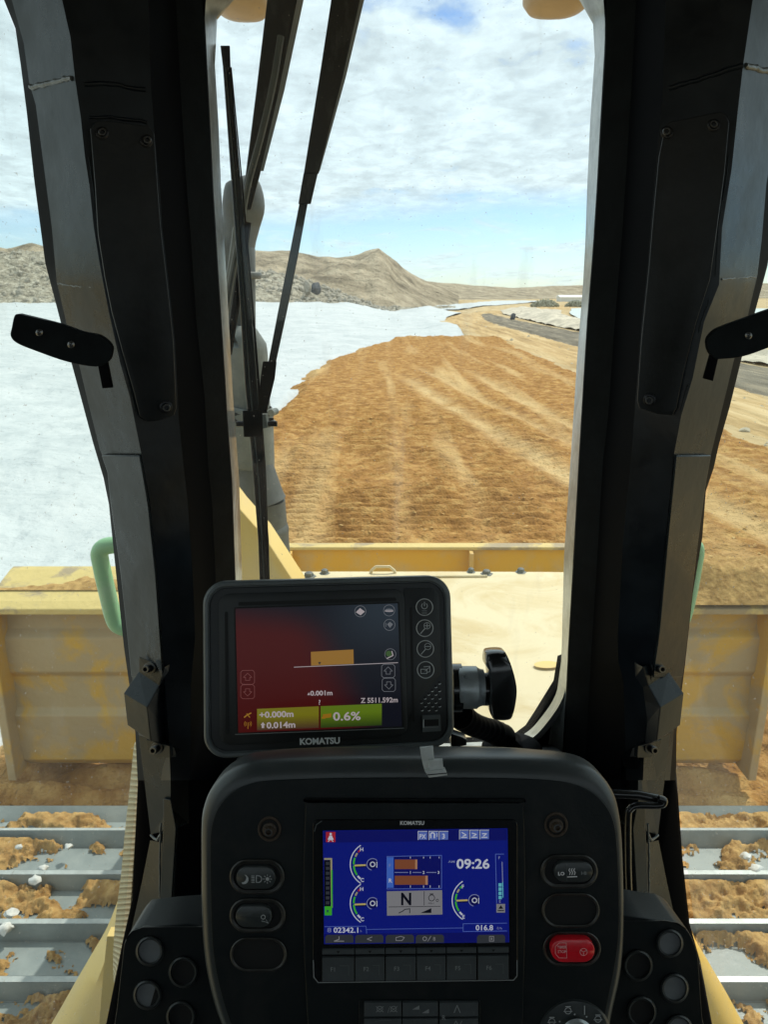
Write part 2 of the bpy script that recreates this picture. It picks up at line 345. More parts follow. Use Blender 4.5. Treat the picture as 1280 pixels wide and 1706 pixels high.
# value noise
_G = rng.random((256, 256))
def vn(x, y):
    xi = np.floor(x).astype(int); yi = np.floor(y).astype(int); fx = x - xi; fy = y - yi
    fx = fx * fx * (3 - 2 * fx); fy = fy * fy * (3 - 2 * fy)
    a = _G[xi % 256, yi % 256]; b = _G[(xi + 1) % 256, yi % 256]; c = _G[xi % 256, (yi + 1) % 256]; d = _G[(xi + 1) % 256, (yi + 1) % 256]
    return (a * (1 - fx) + b * fx) * (1 - fy) + (c * (1 - fx) + d * fx) * fy
def fbm(x, y, o=5, g=.5):
    s = 0; a = 1; t = 0
    for i in range(o): s = s + a * vn(x * 2 ** i + 17.3 * i, y * 2 ** i + 5.1 * i); t += a; a *= g
    return s / t
def grid_obj(name, X, Y, Z, material, keep=None, smooth=True):
    h, w = X.shape; co = np.stack([X, Y, Z], -1).reshape(-1, 3)
    idx = np.arange(h * w).reshape(h, w)
    q = np.stack([idx[:-1, :-1], idx[:-1, 1:], idx[1:, 1:], idx[1:, :-1]], -1).reshape(-1, 4)
    if keep is not None:
        k = keep[:-1, :-1] & keep[:-1, 1:] & keep[1:, 1:] & keep[1:, :-1]; q = q[k.reshape(-1)]
        used = np.unique(q); mp = -np.ones(h * w, int); mp[used] = np.arange(len(used)); co = co[used]; q = mp[q]
    me = bpy.data.meshes.new(name); me.vertices.add(len(co)); me.vertices.foreach_set('co', co.ravel().astype(np.float32))
    me.loops.add(q.size); me.loops.foreach_set('vertex_index', q.ravel().astype(np.int32)); me.polygons.add(len(q))
    me.polygons.foreach_set('loop_start', np.arange(0, q.size, 4, dtype=np.int32)); me.polygons.foreach_set('loop_total', np.full(len(q), 4, np.int32))
    me.update(calc_edges=True); me.validate(); me.polygons.foreach_set('use_smooth', [smooth] * len(me.polygons))
    me.materials.append(MT[material] if isinstance(material, str) else material)
    o = bpy.data.objects.new(name, me); COL.objects.link(o); WL[o] = Vector((0, 0, 0)); return o

# ================================================================== TERRAIN
def ground_mat(name, cols, scale=.5, tracks=False, bumps=((3, .5, .1),), rough=.95, stretch=(1, 1, 1), streak=None):
    m = bpy.data.materials.new(name); m.use_nodes = True; nt = m.node_tree; n = nt.nodes; L = nt.links; b = n['Principled BSDF']
    b.inputs['Roughness'].default_value = rough; b.inputs['Specular IOR Level'].default_value = .2
    g = n.new('ShaderNodeNewGeometry'); mp = n.new('ShaderNodeMapping'); L.new(g.outputs['Position'], mp.inputs[0]); mp.inputs['Scale'].default_value = stretch
    t = n.new('ShaderNodeTexNoise'); t.inputs['Scale'].default_value = scale; t.inputs['Detail'].default_value = 12; t.inputs['Roughness'].default_value = .68; L.new(mp.outputs[0], t.inputs[0])
    r = n.new('ShaderNodeValToRGB'); L.new(t.outputs[0], r.inputs[0]); e = r.color_ramp.elements
    e[0].position = cols[0][0]; e[0].color = (*cols[0][1], 1); e[1].position = cols[-1][0]; e[1].color = (*cols[-1][1], 1)
    for p, c in cols[1:-1]: k = e.new(p); k.color = (*c, 1)
    colr = r.outputs[0]
    if streak:
        mp2 = n.new('ShaderNodeMapping'); L.new(g.outputs['Position'], mp2.inputs[0]); mp2.inputs['Scale'].default_value = streak[1]; mp2.inputs['Rotation'].default_value = (0, 0, streak[4] if len(streak) > 4 else 0)
        t2 = n.new('ShaderNodeTexNoise'); t2.inputs['Scale'].default_value = streak[0]; t2.inputs['Detail'].default_value = 6; L.new(mp2.outputs[0], t2.inputs[0])
        rr = n.new('ShaderNodeMapRange'); L.new(t2.outputs[0], rr.inputs[0]); rr.inputs[1].default_value = streak[3][0]; rr.inputs[2].default_value = streak[3][1]
        mx = n.new('ShaderNodeMix'); mx.data_type = 'RGBA'; L.new(rr.outputs[0], mx.inputs[0]); L.new(colr, mx.inputs[6]); mx.inputs[7].default_value = (*streak[2], 1); colr = mx.outputs[2]
    L.new(colr, b.inputs['Base Color']); prev = None
    for sc, st, d in bumps:
        tt = n.new('ShaderNodeTexNoise'); tt.inputs['Scale'].default_value = sc; tt.inputs['Detail'].default_value = 8; L.new(mp.outputs[0], tt.inputs[0])
        bp = n.new('ShaderNodeBump'); bp.inputs['Strength'].default_value = st; bp.inputs['Distance'].default_value = d; L.new(tt.outputs[0], bp.inputs['Height'])
        if prev: L.new(prev, bp.inputs['Normal'])
        prev = bp.outputs[0]
    L.new(prev, b.inputs['Normal']); MT[name] = m
BR1, BR2, BR3 = (.22, .100, .026), (.38, .19, .052), (.54, .32, .11)
ground_mat('fill_soil', [(.34, BR1), (.50, BR2), (.64, BR3)], 3.2, bumps=((2.5, .5, .2), (9, .6, .09), (30, .9, .035)), streak=(.55, (1.5, .10, 1), (.62, .42, .19), (.53, .70)))
ground_mat('base_soil', [(.36, (.36, .25, .12)), (.5, (.50, .37, .20)), (.64, (.62, .49, .30))], .5, bumps=((1.2, .7, .3), (8, .7, .08)), stretch=(1, .3, 1))
ground_mat('liner', [(.3, (.44, .475, .49)), (.5, (.53, .56, .57)), (.7, (.60, .62, .625))], .35, bumps=((.45, .8, .5), (1.8, .6, .14), (7, .4, .03)), rough=.7)
ground_mat('haul_soil', [(.36, (.33, .22, .10)), (.5, (.50, .34, .16)), (.62, (.62, .46, .25))], 1.3, bumps=((2, .7, .2), (8, .6, .05)), stretch=(1, .06, 1))
ground_mat('grey_gravel', [(.36, (.12, .10, .075)), (.5, (.19, .165, .125)), (.62, (.30, .25, .18))], 1.6, bumps=((3, .7, .15), (10, .7, .05)), stretch=(1, .12, 1))
ground_mat('spoil', [(.36, (.19, .155, .11)), (.45, (.32, .265, .185)), (.54, (.42, .35, .25)), (.64, (.56, .47, .34))], .09, bumps=((.16, 1, 3.0), (.7, 1, 1.2), (2.5, .9, .4)), stretch=(1, 1, 1.6))
ground_mat('gravel_slope', [(.36, (.22, .195, .15)), (.5, (.40, .36, .28)), (.62, (.62, .57, .46))], .9, bumps=((.5, 1, 1.5), (1.6, 1, .7), (5, .9, .2)))

def ysteps(y0, y1, n, p=1.0):   # rows denser near the viewer
    t = np.linspace(0, 1, n); return 1 / ((1 / y0) * (1 - t) + (1 / y1) * t) if p else None
# base ground
xs = np.concatenate([-np.geomspace(3000, 10, 60), np.linspace(-9, 30, 100), np.geomspace(32, 3000, 60)]); ys = np.concatenate([np.linspace(-60, 2, 16), ysteps(2.5, 3000, 260)])
X, Y = np.meshgrid(xs, ys)
gz = lambda X, Y: .10 * (fbm(X * .12, Y * .05, 4) - .5)
Z = -.20 + gz(X, Y) + 0 * (fbm(X * .12, Y * .05, 4) - .5) * np.clip(Y / 20, 0, 1) + .05 * (fbm(X * 1.5, Y * 1.5, 3) - .5) - .45 * np.clip((7.4 - X) / 1.5, 0, 1) * (Y < 54) - .8 * ((X < 6) & (Y < 150) & (Y > 3))
tag(grid_obj('ground', X, Y, Z, 'base_soil'), kind='structure', label='pale tan dirt ground stretching to the skyline')

# white liner: left of the fill and past its far end
def liner_z(X, Y):
    rise = np.clip((Y - 45) / 85, 0, 1) ** 1.3 * 1.75 * np.clip((-X + 1) / 7, 0, 1)
    mound = 1.5 * np.exp(-((X - 7.0) / 3.2) ** 2 - ((Y - 122) / 12) ** 2) * (.6 + .8 * fbm(X * .5, Y * .15, 4)) + .8 * np.exp(-((X - 2.5) / 2.4) ** 2 - ((Y - 96) / 8) ** 2) * (.5 + fbm(X * .8, Y * .3, 4)) + .6 * np.exp(-((X - 5.5) / 1.6) ** 2 - ((Y - 74) / 6) ** 2)
    wr = .34 * (fbm(X * .35, Y * .22, 5) - .5) * 2 + .05 * np.exp(-(np.abs(fbm(X * .5 + 9, Y * .3, 3) - .5) / .012) ** 2) * np.clip(Y / 30, 0, 1)
    wr2 = .12 * np.clip(Y / 60, 0, 1) * (fbm(X * .25 + 3, Y * .12, 4) - .5) * 2
    inpad = np.clip((X + 2.9 - np.clip(Y - 34, 0, 99) ** 1.35 * .072) / .5, 0, 1) * (Y < 51)
    return -.16 - .45 * inpad + rise + mound + wr + wr2 + .25 * np.clip((-X - 8) / 30, 0, 1)
ys = ysteps(3.0, 150, 300); xs = np.linspace(-1, 1, 260); T, Y = np.meshgrid(xs, ys)
rb = np.interp(ys, [0, 32, 53, 62, 78, 93, 105, 125, 138, 150], [-2.5, -2.3, 5.5, 6.6, 6.7, 7.1, 9.0, 12.6, 13.8, 12.0])[:, None] + (.9 * (fbm(ys * .15, ys * 0 + 3, 4) - .5) * np.clip(ys / 60, 0, 1))[:, None]
lb = -9 - ys[:, None] * 1.2
X = lb + (rb - lb) * (.5 + .5 * np.sin(T * math.pi / 2)) if 0 else lb + (rb - lb) * (T * .5 + .5) ** .7
tag(grid_obj('white_liner', X, Y, liner_z(X, Y), 'liner'), kind='structure', label='white geotextile sheeting laid over the left side of the site')
# thin far white strip
ys2 = np.geomspace(150, 360, 60); T, Y = np.meshgrid(np.linspace(0, 1, 14), ys2)
c = np.interp(ys2, [150, 200, 260, 360], [10, 20, 38, 66])[:, None]; wd = np.interp(ys2, [150, 200, 360], [9, 12, 26])[:, None]
X = c + (T - .5) * wd; Z = -.12 + .5 * (fbm(X * .2, Y * .06, 3) - .2)
tag(grid_obj('far_white_liner', X, Y, Z, 'liner'), kind='structure', label='thin strip of white sheeting at the foot of the far bank')

# brown fill pad, ridged by the dozer's own tracks
ys = ysteps(3.1, 62, 1500); xs = np.linspace(-4.6, 10.4, 430); X, Y = np.meshgrid(xs, ys)
lx = -3.1 + .55 * (fbm(Y * .45, Y * 0 + 1.5, 5) - .5) * 2 + .25 * (fbm(Y * 2.2 + X, Y * 0 + 7, 3) - .5)
lx = np.where(Y > 34, lx + (Y - 34) ** 1.35 * .072, lx)
rx = 8.6 + 1.0 * (fbm(Y * .2, Y * 0 + 4, 4) - .5)
fy = 53.5 + 4 * (fbm(X * .5, X * 0 + 2, 4) - .5) * 2
d = np.minimum(np.minimum(X - lx, (rx - X) * .6), (fy - Y) * .35)
edge = np.clip(d / .55, -0.6, 1)
lane = np.zeros_like(X); coarse = fbm(X * .5, Y * .18, 4)
ph = .45 * (fbm(X * .9, Y * .25 + 11, 3) - .5)
xw = X + .12 * np.sin(Y * .12) + .3 * (fbm(Y * .08, Y * 0 + 9, 2) - .5)
lanes = 0
for c_, w_, amp, slope in ((-2.35, .42, 1, 0), (-1.35, .45, .95, 0), (-.35, .45, 1, .004), (.75, .5, 1, -.004), (1.75, .45, 1, 0), (2.9, .48, .8, .01), (4.2, .45, .6, .02)):
    cc_ = c_ + slope * Y; m_ = np.clip(1.7 - np.abs(xw - cc_) / w_, 0, 1)
    k = .5 + .5 * np.sin(2 * math.pi * (Y + ph * .22 + c_ * .37) / .27); lanes = np.maximum(lanes, m_ * amp * (k ** 1.2) * np.clip(fbm(X * .8 + c_, Y * .5, 3) * 3 - .7, 0.1, 1))
clod = np.clip(fbm(X * 3.1, Y * 3.1, 5, .6) - .48, 0, 1)
r1 = np.exp(-((X - (4.9 - .149 * Y)) / .30) ** 2) * np.clip((Y - 7) / 3, 0, 1) * np.clip((30 - Y) / 6, 0, 1); r2 = np.exp(-((X - (5.75 - .077 * Y)) / .26) ** 2) * np.clip((32 - Y) / 6, 0, 1); r3 = np.exp(-((X - (6.2 - .149 * Y)) / .22) ** 2) * np.clip((34 - Y) / 6, 0, 1)
r4 = sum(np.exp(-((X - c) / .16) ** 2) * a for c, a in ((-1.0, .25), (.25, .3), (1.3, .2))) * fbm(X * .8, Y * .1, 3)
pale = np.clip((r1 + r2 * .8 + r3 * .6 + r4) * (.05 + 1.3 * fbm(X * 1.6, Y * .9 + 4, 5)), 0, 1)
rut = -.07 * (r1 + r2 + r3)
Z = -.30 * (1 - np.clip(edge, 0, 1)) + .105 * lanes * np.clip((27 - Y) / 10, 0, 1) * np.clip(edge, 0, 1) + .17 * clod * (1 - .6 * lanes) * 1.1 + .09 * (1 - .5 * lanes) * (fbm(X * 6, Y * 6, 4, .6) - .5) * .8 + .12 * (coarse - .5) + rut
Z += .35 * np.exp(-((Y - fy + 3) / 2.2) ** 2) * fbm(X * .6, Y * .1, 3) * np.clip(edge, 0, 1) - .1
fo = grid_obj('soil_fill', X, Y, Z, 'fill_soil', keep=edge > -.35)
_k = edge > -.35; _h, _w = X.shape; _i = np.arange(_h * _w).reshape(_h, _w); _q = np.stack([_i[:-1, :-1], _i[:-1, 1:], _i[1:, 1:], _i[1:, :-1]], -1).reshape(-1, 4)[(_k[:-1, :-1] & _k[:-1, 1:] & _k[1:, 1:] & _k[1:, :-1]).reshape(-1)]
at_ = fo.data.attributes.new('dry', 'FLOAT', 'POINT'); at_.data.foreach_set('value', pale.ravel()[np.unique(_q)].astype(np.float32))
_m = MT['fill_soil']; _n = _m.node_tree.nodes; _L = _m.node_tree.links; _b = _n['Principled BSDF']; _src = _b.inputs['Base Color'].links[0].from_socket
_a = _n.new('ShaderNodeAttribute'); _a.attribute_name = 'dry'; _x = _n.new('ShaderNodeMix'); _x.data_type = 'RGBA'; _L.new(_a.outputs['Fac'], _x.inputs[0]); _L.new(_src, _x.inputs[6]); _x.inputs[7].default_value = (.66, .47, .23, 1); _L.new(_x.outputs[2], _b.inputs['Base Color'])
tag(fo, kind='structure', label='orange brown earth fill ridged by crawler tracks')

# loose clods lying on the fill: uncountable
mat('clod', (.42, .23, .075), .95, col2=(.62, .42, .18), scale=5, lo=.4, hi=.6, bump=.5, bscale=30, spec=.1)
def soil_scatter(name, n, xr, yr, zf, sz, m, label, flat=.6):
    base = [np.array(b, float) for b in (((1, 0, 0), (-.6, .9, 0), (-.5, -.8, .1), (.1, .1, .9), (.3, .6, .5), (.5, -.6, .4), (-.7, .1, .5)),)][0]
    fs0 = [(3, 0, 4), (3, 4, 1), (3, 1, 6), (3, 6, 2), (3, 2, 5), (3, 5, 0), (0, 1, 4), (1, 2, 6), (2, 0, 5)]
    u = rng.random(n); yy = 1 / ((1 / yr[0]) * (1 - u) + (1 / yr[1]) * u); xx = rng.uniform(xr[0], xr[1], n); zz = zf(xx, yy); ok = np.isfinite(zz); V = []; F = []
    for x, y, z in zip(xx[ok], yy[ok], zz[ok]):
        s_ = sz * rng.choice((.5, .7, 1, 1.6), p=(.4, .3, .22, .08)) * rng.uniform(.7, 1.2) * (1 + y * .012); a = rng.uniform(0, 6.28); b = base * s_ * rng.uniform(.7, 1.3, (7, 3)); ca, sa = math.cos(a), math.sin(a)
        k = len(V) ; V += [(x + p[0] * ca - p[1] * sa, y + p[0] * sa + p[1] * ca, z + p[2] * flat - .1 * s_) for p in b]; F += [tuple(i + k for i in f) for f in fs0]
    me = bpy.data.meshes.new(name); me.from_pydata(V, [], F); me.materials.append(MT[m]); o = bpy.data.objects.new(name, me); COL.objects.link(o); WL[o] = Vector()
    tag(o, label, kind='stuff'); return o
_Xg, _Yg, _Zg, _Eg = X, Y, Z, edge
def fill_z(x, y):
    j = np.clip(np.searchsorted(_Xg[0], x), 0, _Xg.shape[1] - 1); i = np.clip(np.searchsorted(_Yg[:, 0], y), 0, _Yg.shape[0] - 1)
    return np.where(_Eg[i, j] > .0, _Zg[i, j], np.nan)
soil_scatter('soil_clods', 9000, (-3.6, 9), (6.5, 52), fill_z, .017, 'clod', 'loose clods scattered over the earth fill')

# haul road and gravel road beyond the pad
def ribbon(name, pts, m, zoff, label, n=240, wn=34, amp=.1):
    p = np.array(smooth_pts(pts, 70)); T, _ = np.meshgrid(np.linspace(0, 1, wn), p[:, 1])
    L_ = p[:, 0][:, None]; R_ = p[:, 2][:, None]; Y = p[:, 1][:, None] + 0 * T
    nz = (1.1 * (fbm(p[:, 1] * .5, p[:, 1] * 0 + zoff * 50, 6, .6) - .5)[:, None]) * np.where(T < .5, 1, -1)
    X = L_ + nz + (R_ - L_) * T; Z = gz(X, Y) - .25 + (zoff + .25) * np.clip(np.minimum(T, 1 - T) * 7, 0, 1) + amp * .5 * (fbm(X * .8, Y * .12, 4) - .5) * 2 * np.clip(np.minimum(T, 1 - T) * 7, 0, 1) - .10 * sum(np.exp(-((T - c_) / .035) ** 2) for c_ in (.22, .34, .62, .75)) * (.3 + .7 * fbm(X * .3, Y * .1, 3))
    return tag(grid_obj(name, X, Y, Z, m), kind='structure', label=label)
# (left x, y, right x)
ribbon('haul_road', [(8.2, 3, 12.2), (8.2, 12, 12), (8.0, 25, 11.9), (7.7, 45, 11.8), (7.2, 65, 11.9), (7.0, 88, 12.2), (9.0, 108, 14.5), (14, 128, 21), (22, 150, 33), (34, 180, 50), (50, 220, 74)], 'haul_soil', -.09, 'light tan haul road bending away to the right')
ribbon('gravel_road', [(11.5, 3, 16.4), (11.6, 30, 16.4), (11.6, 60, 16.2), (12.2, 90, 16.0), (14, 112, 16.4), (16, 122, 17)], 'grey_gravel', -.05, 'grey gravel road beyond the earth fill')
# rubble berm beside the gravel road
ys = ysteps(20, 150, 200); T, Y = np.meshgrid(np.linspace(0, 1, 26), ys)
X = 16.6 + np.interp(ys, [20, 80, 120, 150], [0, .2, 2.0, 6])[:, None] + T * np.interp(ys, [20, 60, 100, 150], [3, 3.5, 7, 12])[:, None]
Z = -.25 + .7 * np.sin(T * math.pi) * np.clip(fbm(X * .5, Y * .12, 4) * 2.2 - .55, 0.1, 1.2) + .35 * fbm(X * 1.5, Y * .7, 3)
tag(grid_obj('rubble_berm', X, Y, Z, 'rubble'), kind='structure', label='pale broken rubble bank along the gravel road')
mb = MB(); pond_pts = smooth_pts([(22, 72), (40, 62), (75, 80), (90, 140), (70, 165), (44, 168), (34, 140), (26, 105)], 6, True)
mb.add([(x, y, .02) for x, y in pond_pts] + [(x, y, -.3) for x, y in pond_pts], [tuple(range(len(pond_pts)))], 'pond')
tag(mb.build('pond_water', smooth=0), kind='structure', label='pale grey green settling pond beyond the rubble bank')

mat('grit', (.40, .35, .26), .95, col2=(.62, .55, .42), scale=2, spec=.1)
soil_scatter('grit_stones', 3500, (7.8, 24), (5, 140), lambda x, y: np.where(x > 7.8, -.17 + 0 * x, np.nan), .07, 'grit', 'loose stones along the roads on the right', .9)
# hills: radial height fields (real distance, real depth)
def hill(name, prof, m, label, rough=1.0, n=420, rows=90, conc=1.0, gul=.5):
    """prof: (px, base distance Y, base z, crest py, crest distance Y)"""
    P = np.array(prof, float); px = np.linspace(P[0, 0], P[-1, 0], n)
    by = np.interp(px, P[:, 0], P[:, 1]); bz = np.interp(px, P[:, 0], P[:, 2]); cy = np.interp(px, P[:, 0], P[:, 3]); cd_ = np.interp(px, P[:, 0], P[:, 4])
    tx = (px - 640) / FPX; sl = []
    for a, b_ in zip(px, cy): r = ray(a, b_); sl.append(r.z / r.y)
    cz = CAMZ + np.array(sl) * cd_
    # real X: x = tan(az) * Y (az measured at the level of the skyline)
    ta = np.array([ray(a, 480).x / ray(a, 480).y for a in px])
    t = np.linspace(0, 1.7, rows)[:, None]
    D = by + (cd_ - by) * t
    H = np.where(t <= 1, bz + (cz - bz) * np.clip(t, 0, 1) ** conc, cz - (cz - bz) * np.clip((t - 1) / .7, 0, 1) ** 1.3 * .9)
    X = ta * D; k = (cz - bz)
    env = np.sin(np.clip(t, 0, 1) * math.pi) ** .6 + .15
    H = H + env * k * .16 * gul * (fbm(X * .10 + 5, D * .02, 5, .55) - .5) * 2 + rough * .35 * (fbm(X * .5, D * .5, 4) - .5) * env
    H = H + rough * .5 * (fbm(X * .12, X * 0 + 3, 4) - .5) * np.clip(t, 0, 1)
    return tag(grid_obj(name, X, D, H, m), kind='structure', label=label)
hill('far_ridge', [(-1500, 600, 0, 450, 800), (-400, 560, 0, 455, 800), (0, 500, 0, 450, 760), (640, 460, -.3, 470, 700), (700, 430, -.3, 467, 640), (740, 420, -.3, 471, 640), (800, 430, -.3, 476, 700), (860, 460, -.3, 480, 760), (900, 500, -.3, 477, 800), (980, 560, -.3, 475, 900), (1280, 600, 0, 472, 900), (2600, 600, 0, 465, 900)],
     'spoil', 'low dusty ridge along the skyline', rough=2.2, gul=.8)
hill('spoil_heap', [(-900, 150, 1, 400, 210), (-300, 150, 1, 408, 210), (20, 150, 1, 412, 215), (45, 150, 1, 405, 215), (62, 150, 1, 401, 215), (75, 150, 1, 405, 215), (120, 150, 1, 418, 215), (430, 150, 1, 415, 225), (485, 150, 1, 417, 230), (530, 155, 1, 429, 235), (560, 160, .8, 430, 240), (590, 165, .8, 427, 245), (606, 165, .5, 421, 250), (618, 165, .5, 416, 250), (631, 165, .2, 411, 250), (650, 168, 0, 427, 255), (675, 175, 0, 447, 265), (700, 185, 0, 462, 280), (730, 210, -.2, 476, 300), (765, 240, -.2, 490, 320)],
     'spoil', 'grey brown spoil heap rising to a dark peak', rough=2.6, conc=.85, gul=1.5, n=700, rows=150)
hill('gravel_bank', [(-900, 118, 1.4, 445, 150), (-200, 118, 1.4, 442, 150), (0, 120, 1.2, 420, 165), (60, 120, 1.2, 421, 165), (120, 122, 1.2, 425, 165), (430, 126, 1.2, 450, 165), (480, 127, 1.2, 465, 160), (530, 128, 1.2, 476, 158), (575, 128, 1.1, 492, 155), (600, 132, .9, 500, 152), (640, 136, -.2, 512, 155), (700, 142, -.3, 509, 165), (760, 150, -.4, 507, 180)],
     'gravel_slope', 'pale gravel bank behind the white sheeting', rough=4.5, conc=.75, gul=1.6, n=700, rows=130)

# rocks strewn over the gravel bank: uncountable
def rock_verts(r, sub=1):
    bm = bmesh.new(); bmesh.ops.create_icosphere(bm, subdivisions=sub, radius=r)
    for v in bm.verts: v.co *= random.uniform(.72, 1.25)
    vs = [v.co.copy() for v in bm.verts]; fs = [tuple(v.index for v in f.verts) for f in bm.faces]; bm.free(); return vs, fs
mb = MB(); dg0 = None
bank = bpy.data.objects['gravel_bank'].data; bco = np.empty(len(bank.vertices) * 3, np.float32); bank.vertices.foreach_get('co', bco); bco = bco.reshape(-1, 3)
sel = np.where((bco[:, 0] > -110) & (bco[:, 0] < 3))[0]
for i in rng.choice(sel, 2600):
    x, y, z = bco[i]; vs, fs = rock_verts(random.uniform(.2, .75) * random.choice((.5, .8, 1)), 1)
    p = Vector((x + random.uniform(-.5, .5), y + random.uniform(-.5, .5), z)); mb.add([v + p for v in vs], fs, 'rock')
tag(mb.build('loose_rocks', smooth=0), kind='stuff', label='loose rocks strewn over the gravel bank', cat=None)['category'] = 'rocks'

def boulder(px, py, Y, w, h, m, label, group=None):
    p = PY(px, py, Y); vs, fs = rock_verts(1, 2); mb = MB(); mb.add([Vector((v.x * w / 2, v.y * w / 2, v.z * h / 2 + h * .4)) + p for v in vs], fs, m)
    o = mb.build('boulder', smooth=0); tag(o, label, 'boulder', group); return o
boulder(527, 489, 133, 1.7, 2.1, 'dark_rock', 'dark blue grey upright boulder on the gravel bank')
boulder(512, 489, 133, 1.2, 2.3, 'rock', 'tan upright boulder just left of the dark one on the bank')
boulder(855, 533, 92, .7, .9, 'dark_rock', 'small dark boulder on the rubble bank by the gravel road')
def bush(px, py, Y, w, h, label):
    p = PY(px, py, Y); t = thing('bush', p, label, 'bush')
    mb = MB()
    for k in range(5): mb.tube([p, p + Vector((random.uniform(-w, w) * .3, random.uniform(-w, w) * .3, h * .5))], [.12, .04], 'bark', 6)
    mb.build('stem', t)
    mb = MB()
    for k in range(900):
        a = random.uniform(0, 6.28); r = random.random() ** .5 * w / 2; q = p + Vector((r * math.cos(a), r * math.sin(a), h * (.1 + .8 * random.random() * (1 - (2 * r / w) ** 2 * .8))))
        u = Vector((random.gauss(0, 1), random.gauss(0, 1), random.gauss(0, 1))).normalized() * .3; w_ = u.orthogonal().normalized() * .22
        mb.add([q - u, q + w_, q + u, q - w_], [(0, 1, 2, 3)], 'leaf')
    mb.build('foliage', t, smooth=0)
bush(908, 512, 190, 7, 2.2, 'larger grey green bush beyond the pale pond')
bush(959, 512, 190, 5, 1.8, 'smaller grey green bush beyond the pond near the right window edge')
p = PY(962, 500, 330); t = thing('shed', (p.x, p.y, -.3), 'long low white shed far off below the ridge', 'shed')
MB().box((p.x - 7, p.y, -.3), (p.x + 14, p.y + 8, 1.6), 'white_wall').build('wall', t)
mb = MB(); mb.add([(p.x - 7.4, p.y - .4, 1.6), (p.x + 14.4, p.y - .4, 1.6), (p.x + 14.4, p.y + 8.4, 1.6), (p.x - 7.4, p.y + 8.4, 1.6), (p.x - 7.4, p.y + 4, 2.5), (p.x + 14.4, p.y + 4, 2.5)], [(0, 1, 5, 4), (2, 3, 4, 5), (0, 4, 3), (1, 2, 5), (0, 3, 2, 1)], 'white_wall'); mb.build('roof', t, smooth=0)

# ================================================================== BULLDOZER
DZ = thing('bulldozer', (0.03, 1.5, 0), 'yellow crawler bulldozer seen from inside its black framed cab', 'bulldozer')
# contours in photograph pixels: (y, x)
CL = {'A': [(-360, -46), (-100, -14), (0, 6), (47, 25), (109, 34), (187, 44), (297, 56), (380, 67), (439, 75), (511, 94), (610, 120), (661, 134), (739, 155), (796, 172), (840, 181), (927, 190), (1021, 200), (1077, 206), (1140, 215), (1220, 225), (1300, 229)],
      'B': [(-360, -30), (-100, 2), (0, 19), (72, 39), (137, 48), (175, 59), (281, 73), (380, 86), (470, 94), (542, 111), (614, 133), (661, 144), (749, 166), (780, 179), (834, 184), (943, 200), (1052, 212), (1130, 220), (1227, 231), (1300, 240)],
      'C': [(-360, 60), (-100, 88), (0, 103), (62, 117), (134, 125), (194, 134), (260, 141), (312, 149), (380, 156), (442, 166), (520, 181), (605, 200), (661, 216), (755, 235), (834, 249), (959, 262), (1102, 272), (1227, 281), (1300, 284)],
      'D': [(-360, 222), (0, 247), (140, 251), (234, 258), (312, 266), (380, 270), (474, 281), (567, 291), (692, 297), (780, 306), (834, 312), (959, 321), (1060, 325), (1137, 318), (1300, 316)],
      'E': [(-360, 262), (0, 293), (140, 300), (300, 310), (400, 318), (536, 327), (661, 341), (780, 347), (834, 353), (959, 359), (1100, 364), (1300, 372)],
      'T': [(-360, 300), (0, 336), (100, 343), (200, 348), (320, 354), (453, 362), (559, 369), (652, 375), (693, 377), (800, 385), (966, 391), (1100, 396), (1300, 405)],
      'F': [(-360, 330), (-40, 420), (0, 385), (30, 360), (106, 356), (200, 362), (320, 367), (453, 375), (559, 381), (652, 386), (693, 389), (800, 397), (966, 402), (1100, 407), (1300, 417)]}
CR = {'A': [(-360, 1395), (0, 1345), (109, 1323), (200, 1310), (300, 1299), (380, 1290), (442, 1280), (527, 1257), (599, 1236), (677, 1217), (740, 1199), (780, 1190), (818, 1177), (896, 1171), (990, 1155), (1109, 1142), (1220, 1128), (1300, 1127)],
      'B': [(-360, 1380), (0, 1333), (109, 1312), (200, 1295), (306, 1278), (400, 1270), (458, 1263), (530, 1246), (599, 1224), (677, 1205), (759, 1185), (812, 1175), (943, 1158), (1115, 1139), (1214, 1124), (1300, 1117)],
      'C': [(-360, 1300), (0, 1255), (109, 1239), (187, 1230), (281, 1220), (380, 1204), (474, 1199), (536, 1174), (630, 1155), (692, 1136), (755, 1124), (896, 1110), (1052, 1096), (1099, 1089), (1230, 1075), (1300, 1072)],
      'D': [(-360, 1140), (0, 1110), (156, 1105), (250, 1096), (380, 1085), (442, 1080), (567, 1067), (661, 1060), (780, 1051), (896, 1039), (1060, 1030), (1102, 1031), (1137, 1040), (1300, 1044)],
      'E': [(-360, 1092), (0, 1061), (162, 1052), (380, 1038), (536, 1025), (692, 1014), (771, 1005), (927, 996), (1084, 986), (1300, 975)],
      'T': [(-360, 1045), (0, 1012), (62, 1011), (312, 997), (400, 991), (536, 980), (755, 967), (927, 958), (1084, 948), (1140, 946), (1300, 940)],
      'F': [(-360, 1010), (-40, 940), (0, 970), (37, 991), (90, 994), (203, 986), (312, 981), (400, 978), (474, 974), (599, 964), (755, 954), (927, 942), (1084, 938), (1104, 937), (1149, 931), (1300, 905)]}
DY = {'A': .865, 'B': .845, 'C': .775, 'D': .80, 'E': .925, 'T': .955, 'F': 1.0}
def contour(C, k, y): a = C[k]; return float(np.interp(y, [q[0] for q in a], [q[1] for q in a]))
